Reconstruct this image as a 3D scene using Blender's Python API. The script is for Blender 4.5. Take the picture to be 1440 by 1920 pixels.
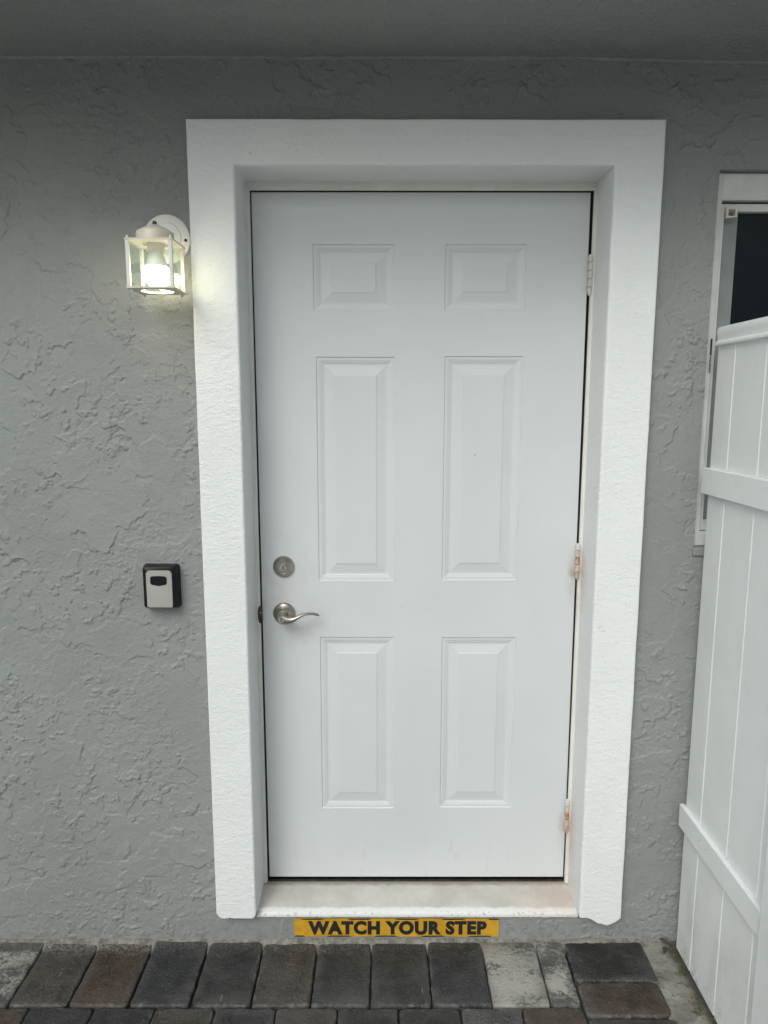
import bpy, bmesh, math, random
from mathutils import Matrix, Vector, noise
import numpy as np

random.seed(7)
S = bpy.context.scene
for o in list(bpy.data.objects):
    bpy.data.objects.remove(o)
C = S.collection

# ------------------------------------------------------------------ camera
cam_d = bpy.data.cameras.new('camera')
cam = bpy.data.objects.new('camera', cam_d)
C.objects.link(cam)
cam_d.sensor_fit = 'HORIZONTAL'
cam_d.sensor_width = 36.0
cam_d.lens = 36.0 * 1330.16 / 1440.0
cam_d.clip_start = 0.02
cam_d.clip_end = 500.0
PITCH, ROLL, YAW = -0.1521, -0.0010, -0.0008
rotm = (Matrix.Rotation(YAW, 4, 'Z') @ Matrix.Rotation(PITCH, 4, 'X') @ Matrix.Rotation(ROLL, 4, 'Y')
        @ Matrix.Rotation(math.pi / 2, 4, 'X'))
cam.matrix_world = Matrix.Translation((0.3519, -1.8896, 1.5744)) @ rotm
S.camera = cam

# ------------------------------------------------------------------ world, sun, exposure
SUN_EL, SUN_AZ = math.radians(42), math.radians(204)     # azimuth measured from +Y (into the wall), clockwise
w = bpy.data.worlds.new('World')
S.world = w
w.use_nodes = True
wn = w.node_tree
wn.nodes.clear()
sky = wn.nodes.new('ShaderNodeTexSky')
sky.sky_type = 'NISHITA'
sky.sun_disc = False
sky.sun_elevation = SUN_EL
sky.sun_rotation = SUN_AZ
sky.air_density = 1.0
sky.dust_density = 6.0
sky.ozone_density = 1.0
hs = wn.nodes.new('ShaderNodeHueSaturation')
hs.inputs['Saturation'].default_value = 0.45
bg = wn.nodes.new('ShaderNodeBackground')
bg.inputs['Strength'].default_value = 0.132
wo = wn.nodes.new('ShaderNodeOutputWorld')
wn.links.new(sky.outputs[0], hs.inputs['Color'])
tint = wn.nodes.new('ShaderNodeMix')
tint.data_type = 'RGBA'
tint.blend_type = 'MULTIPLY'
tint.inputs['Factor'].default_value = 1.0
tint.inputs[7].default_value = (0.90, 0.985, 0.998, 1.0)
wn.links.new(hs.outputs[0], tint.inputs[6])
wn.links.new(tint.outputs[2], bg.inputs['Color'])
wn.links.new(bg.outputs[0], wo.inputs['Surface'])

sd = bpy.data.lights.new('sun', 'SUN')
sd.energy = 0.95
sd.angle = math.radians(30)
sd.color = (1.0, 0.995, 0.98)
sun = bpy.data.objects.new('sun', sd)
C.objects.link(sun)
to_sun = Vector((math.sin(SUN_AZ) * math.cos(SUN_EL), math.cos(SUN_AZ) * math.cos(SUN_EL), math.sin(SUN_EL)))
sun.rotation_euler = to_sun.to_track_quat('Z', 'Y').to_euler()
sun.location = to_sun * 6

S.view_settings.view_transform = 'Standard'
S.view_settings.look = 'None'
S.view_settings.exposure = -0.18
S.view_settings.gamma = 1.0
S.view_settings.use_curve_mapping = False
S.render.engine = 'CYCLES'
S.cycles.max_bounces = 8
S.cycles.transparent_max_bounces = 16
S.cycles.sample_clamp_indirect = 6.0

# ------------------------------------------------------------------ node helpers
class NT:
    def __init__(self, name):
        self.m = bpy.data.materials.new(name)
        self.m.use_nodes = True
        self.t = self.m.node_tree
        self.t.nodes.clear()
        self.out = self.t.nodes.new('ShaderNodeOutputMaterial')
        self.b = self.t.nodes.new('ShaderNodeBsdfPrincipled')
        self.t.links.new(self.b.outputs[0], self.out.inputs['Surface'])
        self.tc = self.t.nodes.new('ShaderNodeTexCoord')
        self.geo = self.t.nodes.new('ShaderNodeNewGeometry')
        self.P = self.geo.outputs['Position']

    def link(self, a, b):
        if isinstance(a, bpy.types.NodeSocket):
            self.t.links.new(a, b)
        else:
            b.default_value = a

    def math(self, op, a, b=0.0, c=0.0, clamp=False):
        n = self.t.nodes.new('ShaderNodeMath')
        n.operation = op
        n.use_clamp = clamp
        for i, v in enumerate((a, b, c)):
            self.link(v, n.inputs[i])
        return n.outputs[0]

    def vmath(self, op, a, b=(0, 0, 0)):
        n = self.t.nodes.new('ShaderNodeVectorMath')
        n.operation = op
        self.link(a, n.inputs[0])
        if op == 'SCALE':
            self.link(b, n.inputs['Scale'])
        else:
            self.link(b, n.inputs[1])
        return n.outputs['Value'] if op in ('LENGTH', 'DISTANCE', 'DOT_PRODUCT') else n.outputs[0]

    def noise(self, scale, detail=2, rough=0.5, vec=None, off=None, stretch=None, color=False, dist=0.0):
        v = vec if vec is not None else self.P
        if off is not None:
            v = self.vmath('ADD', v, off)
        if stretch is not None:
            v = self.vmath('MULTIPLY', v, stretch)
        n = self.t.nodes.new('ShaderNodeTexNoise')
        n.inputs['Scale'].default_value = scale
        n.inputs['Detail'].default_value = detail
        n.inputs['Roughness'].default_value = rough
        n.inputs['Distortion'].default_value = dist
        self.t.links.new(v, n.inputs['Vector'])
        return n.outputs['Color' if color else 'Fac']

    def ramp(self, v, lo, hi, a=0.0, b=1.0, smooth=True):
        n = self.t.nodes.new('ShaderNodeMapRange')
        n.interpolation_type = 'SMOOTHSTEP' if smooth else 'LINEAR'
        n.clamp = True
        self.link(v, n.inputs['Value'])
        self.link(lo, n.inputs['From Min'])
        self.link(hi, n.inputs['From Max'])
        self.link(a, n.inputs['To Min'])
        self.link(b, n.inputs['To Max'])
        return n.outputs['Result']

    def mix(self, f, a, b, mode='MIX'):
        n = self.t.nodes.new('ShaderNodeMix')
        n.data_type = 'RGBA'
        n.blend_type = mode
        self.link(f, n.inputs['Factor'])
        for v, s in ((a, n.inputs[6]), (b, n.inputs[7])):
            if isinstance(v, tuple) and len(v) == 3:
                v = v + (1.0,)
            self.link(v, s)
        return n.outputs[2]

    def bump(self, h, dist, strength=1.0, normal=None):
        n = self.t.nodes.new('ShaderNodeBump')
        n.inputs['Strength'].default_value = strength
        n.inputs['Distance'].default_value = dist
        self.t.links.new(h, n.inputs['Height'])
        if normal is not None:
            self.t.links.new(normal, n.inputs['Normal'])
        return n.outputs[0]

    def set(self, color=None, rough=None, normal=None, metal=None, spec=None):
        if isinstance(color, tuple) and len(color) == 3:
            color = color + (1.0,)
        for k, v in (('Base Color', color), ('Roughness', rough), ('Metallic', metal), ('Specular IOR Level', spec)):
            if v is not None:
                self.link(v, self.b.inputs[k])
        if normal is not None:
            self.t.links.new(normal, self.b.inputs['Normal'])
        return self.m

    def blob(self, c, r, stretch=(1, 1, 1)):
        """soft spot at object-space point c"""
        v = self.vmath('SUBTRACT', self.P, c)
        v = self.vmath('MULTIPLY', v, stretch)
        d = self.vmath('LENGTH', v)
        return self.ramp(d, 0.0, r, 1.0, 0.0)


MATS = {}

def stucco(name, col, amp=1.0, bd=0.0016):
    """paint over plaster; the trowel relief itself is modelled in the wall's mesh"""
    n = NT(name)
    h = n.math('ADD', n.noise(260.0, 2, 0.6), n.math('MULTIPLY', n.noise(70.0, 3, 0.65), 1.6 * amp))
    nm = n.bump(h, bd)
    tint = n.noise(2.3, 3, 0.5, off=(2, 2, 9))
    c = n.mix(n.ramp(tint, 0.3, 0.7), tuple(x * 0.95 for x in col), tuple(x * 1.05 for x in col))
    sx = n.t.nodes.new('ShaderNodeSeparateXYZ'); n.t.links.new(n.P, sx.inputs[0])
    run = n.ramp(n.noise(7.0, 5, 0.6, stretch=(2.2, 1, 0.22), off=(1, 1, 5)), 0.55, 0.78)
    c = n.mix(n.math('MULTIPLY', run, 0.16), c, tuple(x * 0.72 for x in col))
    pale = n.ramp(n.noise(6.0, 5, 0.65, off=(8, 3, 3)), 0.58, 0.75)
    c = n.mix(n.math('MULTIPLY', pale, 0.14), c, tuple(x * 1.35 for x in col))
    spl = n.math('MULTIPLY', n.ramp(n.noise(38, 5, 0.7, off=(2, 2, 2)), 0.44, 0.66), n.ramp(sx.outputs[2], 0.0, 0.10, 0.55, 0.0))
    c = n.mix(spl, c, (0.17, 0.155, 0.13))
    return n.set(c, 0.60, nm, spec=0.32)


def orange_peel(name, col, rough=0.6, amp=0.0007, dirt=None):
    n = NT(name)
    a = n.noise(170.0, 2, 0.6)
    b = n.noise(60.0, 3, 0.6, stretch=(0.7, 1, 1.3))
    lump = n.noise(9.0, 2, 0.5)
    h = n.math('ADD', n.math('MULTIPLY', a, 0.7), n.math('ADD', n.math('MULTIPLY', b, 0.9), n.math('MULTIPLY', lump, 0.8)))
    t = n.noise(5.0, 4, 0.6, off=(4, 1, 1))
    c = n.mix(n.ramp(t, 0.35, 0.75), tuple(x * 0.96 for x in col), col)
    sp = n.ramp(n.noise(75.0, 2, 0.5, off=(1, 1, 7)), 0.72, 0.80)
    c = n.mix(n.math('MULTIPLY', sp, 0.35), c, (0.30, 0.29, 0.27))
    if dirt:
        c = dirt(n, c)
    return n.set(c, rough, n.bump(h, amp * 2.2), spec=0.35)


def plain(name, col, rough=0.5, metal=0.0, spec=0.5, var=0.06, scale=14.0, bump=0.0, bscale=200.0):
    n = NT(name)
    t = n.noise(scale, 4, 0.55)
    c = n.mix(n.ramp(t, 0.3, 0.7), tuple(max(0, x * (1 - var)) for x in col), tuple(x * (1 + var) for x in col))
    r = n.ramp(n.noise(scale * 2.3, 3, 0.5, off=(3, 3, 3)), 0.3, 0.7, max(0.02, rough - 0.06), min(1, rough + 0.06))
    nm = n.bump(n.noise(bscale, 2, 0.5), bump) if bump else None
    return n.set(c, r, nm, metal, spec)


HINGES = [(0.9095, 1.8640, 1.9711), (0.9085, 1.0748, 1.1801), (0.9100, 0.2818, 0.3910)]


def rusty(n, c, spots, col=(0.27, 0.145, 0.075)):
    f = None
    for ctr, r, st, k in spots:
        b = n.math('MULTIPLY', n.blob(ctr, r, st), k)
        f = b if f is None else n.math('MAXIMUM', f, b)
    br = n.ramp(n.noise(60.0, 4, 0.65, off=(2, 7, 7)), 0.25, 0.65, 0.35, 1.0)
    return n.mix(n.math('MULTIPLY', f, br), c, col)


def make_materials():
    M = MATS
    M['stucco'] = stucco('grey_stucco_paint', (0.254, 0.263, 0.255), 0.6)
    M['soffit'] = stucco('grey_soffit_paint', (0.275, 0.287, 0.281), 2.0, 0.0022)

    def sill_dirt(n, c):
        return rusty(n, c, [((0.915, 0.03, 0.11), 0.16, (0.6, 1, 1), 0.35)], (0.50, 0.30, 0.22))
    M['casing'] = orange_peel('white_casing_paint', (0.765, 0.775, 0.775), 0.5, 0.0011,
                              dirt=lambda n, c: rusty(n, c, [((0.92, 0.09, HINGES[1][1]), 0.07, (1, 1, 0.5), 0.5),
                                                             ((0.92, 0.09, HINGES[2][1]), 0.09, (1, 1, 0.45), 0.55),
                                                             ((0.92, 0.10, 0.13), 0.12, (1, 1, 0.5), 0.3)],
                                                      (0.55, 0.33, 0.24)))
    # doorstep: worn paint, dirty at the edges
    n = NT('worn_sill_paint')
    base = n.mix(n.ramp(n.noise(11, 5, 0.6), 0.3, 0.75), (0.46, 0.44, 0.405), (0.56, 0.545, 0.51))
    sp = n.ramp(n.noise(120, 3, 0.6), 0.60, 0.74)
    base = n.mix(n.math('MULTIPLY', sp, 0.45), base, (0.34, 0.31, 0.28))
    sx = n.t.nodes.new('ShaderNodeSeparateXYZ'); n.t.links.new(n.P, sx.inputs[0])
    edge = n.ramp(n.math('ADD', sx.outputs[1], n.math('MULTIPLY', n.math('SUBTRACT', n.noise(40, 3, 0.6), 0.5), 0.02)), 0.083, 0.097)
    base = n.mix(n.math('MULTIPLY', edge, 0.75), base, (0.25, 0.21, 0.175))
    front = n.ramp(n.math('ADD', sx.outputs[1], n.math('MULTIPLY', n.math('SUBTRACT', n.noise(30, 3, 0.6), 0.5), 0.016)), 0.000, 0.010, 1.0, 0.0)
    base = n.mix(front, base, (0.68, 0.68, 0.665))
    wear = n.math('MULTIPLY', n.ramp(n.noise(90, 5, 0.7, off=(4, 4, 4)), 0.56, 0.62), n.ramp(sx.outputs[1], -0.011, 0.0, 1.0, 0.0))
    base = n.mix(n.math('MULTIPLY', wear, 0.5), base, (0.16, 0.155, 0.145))
    base = sill_dirt(n, base)
    hh = n.math('ADD', n.noise(70, 4, 0.6), n.math('MULTIPLY', n.noise(14, 3, 0.5), 1.5))
    M['sill'] = n.set(base, 0.6, n.bump(hh, 0.0014), spec=0.3)

    # door skin
    n = NT('white_door_paint')
    c = n.mix(n.ramp(n.noise(3.0, 4, 0.55), 0.3, 0.7), (0.592, 0.608, 0.617), (0.620, 0.636, 0.645))
    grime = n.math('MAXIMUM', n.blob((0.05, 0.11, 1.02), 0.24, (1.6, 1, 0.8)), n.blob((0.10, 0.11, 0.93), 0.15, (0.8, 1, 1)))
    grime = n.math('MULTIPLY', grime, n.ramp(n.noise(13, 5, 0.65, off=(6, 1, 1)), 0.38, 0.72))
    c = n.mix(n.math('MULTIPLY', grime, 0.42), c, (0.42, 0.40, 0.37))
    sxd = n.t.nodes.new('ShaderNodeSeparateXYZ'); n.t.links.new(n.P, sxd.inputs[0])
    scuff = n.ramp(n.noise(26, 5, 0.7, stretch=(1.0, 1, 0.35), off=(2, 5, 5)), 0.60, 0.72)
    scuff = n.math('MULTIPLY', scuff, n.ramp(sxd.outputs[2], 0.11, 0.45, 1.0, 0.0))
    c = n.mix(n.math('MULTIPLY', scuff, 0.28), c, (0.42, 0.39, 0.35))
    lft = n.math('MULTIPLY', n.ramp(sxd.outputs[0], 0.0, 0.07, 1.0, 0.0), n.ramp(n.noise(11, 5, 0.65, off=(7, 7, 2)), 0.42, 0.70))
    c = n.mix(n.math('MULTIPLY', lft, 0.16), c, (0.42, 0.40, 0.38))
    marks = n.ramp(n.noise(38, 2, 0.5, off=(3, 9, 2)), 0.775, 0.80)
    c = n.mix(n.math('MULTIPLY', marks, 0.30), c, (0.40, 0.38, 0.35))
    sheen = n.ramp(n.noise(7, 4, 0.6, off=(8, 8, 1)), 0.5, 0.7)
    spots = []
    for i, (hx, z0, z1) in enumerate(HINGES):
        k = (0.08, 0.62, 0.45)[i]
        spots += [((hx - 0.009, 0.11, z0 + 0.013), 0.022, (1, 1, 0.6), k), ((hx - 0.012, 0.11, z0 + 0.03), 0.045, (2.2, 1, 0.8), k * 0.5),
                  ((hx - 0.010, 0.11, z0 - 0.02), 0.06, (2.5, 1, 0.7), k * 0.35)]
    c = rusty(n, c, spots)
    hh = n.math('ADD', n.noise(45, 3, 0.5), n.math('MULTIPLY', n.noise(6, 2, 0.5), 2.0))
    M['door'] = n.set(c, n.ramp(sheen, 0, 1, 0.40, 0.33), n.bump(hh, 0.00035), spec=0.4)

    n = NT('cream_frame_paint')
    c = n.mix(n.ramp(n.noise(9, 4, 0.6), 0.3, 0.7), (0.66, 0.645, 0.60), (0.74, 0.73, 0.69))
    spots = []
    for i, (hx, z0, z1) in enumerate(HINGES):
        k = (0.10, 0.55, 0.55)[i]
        spots += [((0.917, 0.10, z0 + 0.02), 0.035, (1, 1, 0.45), k), ((0.917, 0.10, z0 + 0.075), 0.025, (1, 1, 0.5), k * 0.6),
                  ((0.917, 0.10, z0 - 0.05), 0.09, (1, 1, 0.6), k * 0.4)]
    c = rusty(n, c, spots)
    chip = n.ramp(n.noise(30, 4, 0.7, off=(1, 6, 3)), 0.70, 0.74)
    c = n.mix(n.math('MULTIPLY', chip, 0.5), c, (0.30, 0.27, 0.24))
    M['frame'] = n.set(c, 0.45, n.bump(n.noise(70, 3, 0.5), 0.0005), spec=0.4)

    n = NT('painted_hinge')
    oi = n.t.nodes.new('ShaderNodeAttribute'); oi.attribute_type = 'OBJECT'; oi.attribute_name = 'rust'
    f = n.math('MULTIPLY', n.ramp(n.noise(80, 4, 0.6), 0.25, 0.6), oi.outputs['Fac'])
    c = n.mix(f, (0.55, 0.54, 0.505), (0.36, 0.17, 0.085))
    M['hinge'] = n.set(c, 0.5, n.bump(n.noise(160, 3, 0.5), 0.0005), spec=0.4)
    M['rust'] = plain('rust', (0.22, 0.075, 0.03), 0.8, var=0.3)
    M['rubber_and_shade'] = plain('black_rubber_and_gap_shade', (0.012, 0.012, 0.013), 0.7, spec=0.2)  # door sweep, and the black that stands in for shade in the door gap
    M['dark'] = plain('dark_interior', (0.008, 0.011, 0.014), 0.8, spec=0.1)
    M['nickel'] = plain('satin_nickel', (0.40, 0.375, 0.335), 0.34, 1.0, var=0.08, scale=60)
    M['nickel_lt'] = plain('bright_nickel', (0.55, 0.53, 0.50), 0.30, 1.0, var=0.08, scale=80)
    M['keyhole'] = plain('keyhole_black', (0.01, 0.01, 0.01), 0.6)
    M['strike'] = plain('tarnished_strike', (0.09, 0.08, 0.07), 0.45, 1.0, var=0.3, scale=50)
    M['lampwhite'] = plain('aged_white_enamel', (0.70, 0.69, 0.65), 0.42, var=0.05, scale=30)
    M['lampcream'] = plain('yellowed_enamel', (0.62, 0.57, 0.48), 0.45, var=0.07, scale=30)
    M['screw'] = plain('dark_screw', (0.06, 0.05, 0.045), 0.5, 0.8)
    M['bulbcollar'] = plain('bulb_collar_plastic', (0.78, 0.78, 0.76), 0.4)
    # thin clear glass
    for nm, tint, base in (('clear_lantern_glass', (0.93, 0.965, 0.945), 0.02), ('window_glass', (0.55, 0.62, 0.66), 0.004)):
        n = NT(nm)
        n.t.nodes.remove(n.b)
        tr = n.t.nodes.new('ShaderNodeBsdfTransparent'); tr.inputs[0].default_value = tint + (1,)
        gl = n.t.nodes.new('ShaderNodeBsdfGlossy'); gl.inputs['Roughness'].default_value = 0.04
        lw = n.t.nodes.new('ShaderNodeLayerWeight'); lw.inputs[0].default_value = 0.5
        fr = n.math('MULTIPLY_ADD', n.math('POWER', lw.outputs['Facing'], 4.0), 0.45, 0.035 if 'lantern' in nm else 0.018)
        mx = n.t.nodes.new('ShaderNodeMixShader')
        smear = n.ramp(n.noise(22, 4, 0.6), 0.3, 0.8, 0.0, base)
        n.t.links.new(n.math('ADD', fr, smear, clamp=True), mx.inputs[0])
        n.t.links.new(tr.outputs[0], mx.inputs[1]); n.t.links.new(gl.outputs[0], mx.inputs[2])
        n.t.links.new(mx.outputs[0], n.out.inputs['Surface'])
        M[nm] = n.m
    n = NT('lit_bulb')
    n.set((0.9, 0.9, 0.88), 0.4)
    n.b.inputs['Emission Color'].default_value = (1.0, 0.86, 0.62, 1)
    n.b.inputs['Emission Strength'].default_value = 30.0
    M['bulb'] = n.m
    M['boxblack'] = plain('black_lockbox_plastic', (0.006, 0.0065, 0.008), 0.40, spec=0.25, bump=0.0002, bscale=500)
    M['boxsilver'] = plain('brushed_grey_plate', (0.37, 0.365, 0.335), 0.45, 0.15, var=0.06, scale=20)
    n = NT('yellow_tape')
    c = n.mix(n.ramp(n.noise(30, 4, 0.6), 0.35, 0.7), (0.50, 0.27, 0.018), (0.60, 0.34, 0.03))
    c = n.mix(n.math('MULTIPLY', n.ramp(n.noise(55, 4, 0.7, off=(3, 1, 2)), 0.58, 0.72), 0.5), c, (0.22, 0.14, 0.03))
    M['tape'] = n.set(c, 0.45, n.bump(n.noise(40, 3, 0.5), 0.0012), spec=0.4)
    M['ink'] = plain('black_ink', (0.014, 0.015, 0.018), 0.5)
    n = NT('white_vinyl')
    c = n.mix(n.ramp(n.noise(5, 3, 0.5), 0.3, 0.7), (0.735, 0.755, 0.75), (0.77, 0.785, 0.785))
    sx = n.t.nodes.new('ShaderNodeSeparateXYZ'); n.t.links.new(n.P, sx.inputs[0])
    film = n.math('MULTIPLY', n.ramp(n.noise(16, 5, 0.65, stretch=(1, 1, 0.5)), 0.40, 0.75), n.ramp(sx.outputs[2], 0.0, 0.40, 0.55, 0.10))
    c = n.mix(film, c, (0.46, 0.46, 0.41))
    splash = n.math('MULTIPLY', n.ramp(n.noise(60, 4, 0.7, off=(3, 3, 3)), 0.52, 0.66), n.ramp(sx.outputs[2], 0.01, 0.10, 0.6, 0.0))
    c = n.mix(splash, c, (0.26, 0.24, 0.20))
    speck = n.ramp(n.noise(55, 2, 0.5, off=(1, 9, 3)), 0.76, 0.79)
    c = n.mix(n.math('MULTIPLY', speck, 0.35), c, (0.35, 0.34, 0.30))
    M['vinyl'] = n.set(c, 0.40, n.bump(n.noise(24, 2, 0.5), 0.0003), spec=0.45)
    M['winwhite'] = plain('weathered_white_aluminium', (0.58, 0.58, 0.55), 0.5, var=0.06, scale=20)
    M['winshade'] = plain('shaded_stile_grey', (0.22, 0.24, 0.235), 0.5, var=0.06, scale=20)  # darker grey holds the shade on the window stile
    M['curtain'] = plain('dark_blue_blind', (0.018, 0.040, 0.055), 0.8, spec=0.1)

    # pavers: colour comes from the object, blotches from its own numbers
    n = NT('tumbled_concrete_paver')
    n.P = n.tc.outputs['Object']
    oi = n.t.nodes.new('ShaderNodeObjectInfo')
    rnd = n.math('MULTIPLY', oi.outputs['Random'], 40.0)
    cb = n.t.nodes.new('ShaderNodeCombineXYZ')
    n.t.links.new(rnd, cb.inputs[0]); n.t.links.new(rnd, cb.inputs[1])
    pv = n.vmath('ADD', n.P, cb.outputs[0])
    def att(nm):
        a = n.t.nodes.new('ShaderNodeAttribute'); a.attribute_type = 'OBJECT'; a.attribute_name = nm
        return a.outputs['Fac']
    base = oi.outputs['Color']
    v1 = n.noise(16, 5, 0.6, vec=pv)
    c = n.mix(n.ramp(v1, 0.3, 0.7), n.mix(1.0, base, (0.50, 0.50, 0.51), 'MULTIPLY'), n.mix(1.0, base, (1.55, 1.52, 1.47), 'MULTIPLY'))
    grit = n.ramp(n.noise(210, 3, 0.7, vec=pv, off=(3, 8, 1)), 0.42, 0.66)
    c = n.mix(n.math('MULTIPLY', grit, 0.7), c, n.mix(1.0, base, (2.5, 2.48, 2.4), 'MULTIPLY'))
    hollow = n.ramp(n.noise(6.5, 4, 0.6, vec=pv, off=(7, 1, 1)), 0.52, 0.66)
    c = n.mix(n.math('MULTIPLY', hollow, 0.55), c, n.mix(1.0, base, (0.42, 0.40, 0.39), 'MULTIPLY'))
    # pale blend of the concrete
    m1 = n.noise(9, 3, 0.6, vec=pv, stretch=(0.8, 1.5, 1))
    m2 = n.noise(95, 6, 0.72, vec=pv)
    mm = n.math('ADD', n.math('MULTIPLY', m1, 0.75), n.math('MULTIPLY', m2, 0.55))
    thr = n.ramp(att('pale'), 0.0, 1.0, 1.05, 0.46, smooth=False)
    mott = n.ramp(n.math('SUBTRACT', mm, thr), -0.03, 0.10)
    c = n.mix(n.math('MULTIPLY', mott, 0.85), c, (0.36, 0.345, 0.31))
    # lime bloom at the end that touches the wall, scratches and specks
    sp = n.t.nodes.new('ShaderNodeSeparateXYZ'); n.t.links.new(n.P, sp.inputs[0])
    bl = n.ramp(n.math('ADD', sp.outputs[1], n.math('MULTIPLY', n.math('SUBTRACT', n.noise(40, 4, 0.65, vec=pv), 0.5), 0.12)), 0.045, 0.125)
    bl = n.math('MULTIPLY', bl, n.ramp(n.noise(170, 4, 0.7, vec=pv), 0.42, 0.62))
    c = n.mix(n.math('MULTIPLY', bl, att('bloom')), c, (0.42, 0.40, 0.36))
    spk = n.ramp(n.noise(260, 2, 0.5, vec=pv), 0.69, 0.76)
    c = n.mix(n.math('MULTIPLY', spk, 0.75), c, (0.34, 0.33, 0.30))
    scr = n.ramp(n.noise(30, 3, 0.5, vec=pv, stretch=(3.5, 0.5, 1)), 0.70, 0.76)
    c = n.mix(n.math('MULTIPLY', scr, 0.45), c, (0.30, 0.30, 0.28))
    dust = n.ramp(n.noise(5, 4, 0.6, vec=pv, off=(2, 2, 2)), 0.45, 0.8)
    c = n.mix(n.math('MULTIPLY', dust, 0.30), c, (0.125, 0.121, 0.112))
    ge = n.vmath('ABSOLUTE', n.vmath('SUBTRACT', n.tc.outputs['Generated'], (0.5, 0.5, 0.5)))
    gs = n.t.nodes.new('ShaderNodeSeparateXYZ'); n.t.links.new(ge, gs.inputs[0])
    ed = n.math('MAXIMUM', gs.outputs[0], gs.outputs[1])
    ew = n.math('MULTIPLY', n.ramp(ed, 0.435, 0.485), n.ramp(n.noise(48, 5, 0.7, vec=pv, off=(1, 4, 4)), 0.46, 0.66))
    c = n.mix(n.math('MULTIPLY', ew, 0.40), c, (0.27, 0.262, 0.245))
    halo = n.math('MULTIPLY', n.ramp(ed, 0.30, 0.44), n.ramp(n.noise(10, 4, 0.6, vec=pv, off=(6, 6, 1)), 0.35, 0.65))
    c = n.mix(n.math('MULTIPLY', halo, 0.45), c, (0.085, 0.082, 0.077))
    hh = n.math('ADD', n.math('MULTIPLY', n.noise(130, 4, 0.65, vec=pv), 1.0), n.math('MULTIPLY', n.noise(26, 4, 0.55, vec=pv), 2.2))
    M['paver'] = n.set(c, n.ramp(n.noise(20, 3, 0.5, vec=pv), 0.3, 0.7, 0.40, 0.62), n.bump(hh, 0.0034), spec=0.45)

    n = NT('joint_mortar')
    c = n.mix(n.ramp(n.noise(45, 4, 0.65), 0.3, 0.7), (0.13, 0.122, 0.108), (0.29, 0.272, 0.238))
    M['mortar'] = n.set(c, 0.9, n.bump(n.noise(120, 5, 0.65), 0.004), spec=0.15)
    M['bed'] = plain('joint_sand', (0.075, 0.068, 0.058), 0.95, var=0.3, scale=80, spec=0.1, bump=0.003, bscale=150)
    n = NT('rough_concrete')
    c = n.mix(n.ramp(n.noise(14, 6, 0.65), 0.32, 0.70), (0.155, 0.148, 0.132), (0.305, 0.295, 0.262))
    c = n.mix(n.math('MULTIPLY', n.ramp(n.noise(34, 4, 0.7, off=(5, 1, 3)), 0.60, 0.66), 0.75), c, (0.055, 0.05, 0.042))
    c = n.mix(n.math('MULTIPLY', n.ramp(n.noise(8, 4, 0.6, off=(9, 1, 1)), 0.56, 0.70), 0.35), c, (0.33, 0.25, 0.18))
    sx = n.t.nodes.new('ShaderNodeSeparateXYZ'); n.t.links.new(n.P, sx.inputs[0])
    grime = n.ramp(n.math('ADD', sx.outputs[0], n.math('MULTIPLY', n.math('SUBTRACT', n.noise(30, 4, 0.65), 0.5), 0.06)), 1.172, 1.205)
    c = n.mix(n.math('MULTIPLY', grime, 0.8), c, (0.055, 0.05, 0.040))
    hh = n.math('ADD', n.noise(60, 5, 0.65), n.math('MULTIPLY', n.noise(14, 3, 0.5), 2.0))
    M['concrete'] = n.set(c, 0.85, n.bump(hh, 0.005), spec=0.2)
    M['leaf'] = plain('dry_leaf', (0.055, 0.042, 0.028), 0.8, var=0.4, scale=60)
    M['moss'] = plain('moss', (0.075, 0.085, 0.025), 0.95, var=0.4, scale=90)
    M['ground'] = plain('pale_bounce_ground', (0.36, 0.365, 0.35), 0.9, var=0.12, scale=2.0)  # unseen ground, made pale so its bounce lifts soffit and upper wall
    M['fascia'] = plain('white_fascia', (0.62, 0.63, 0.62), 0.5)


make_materials()

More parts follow.
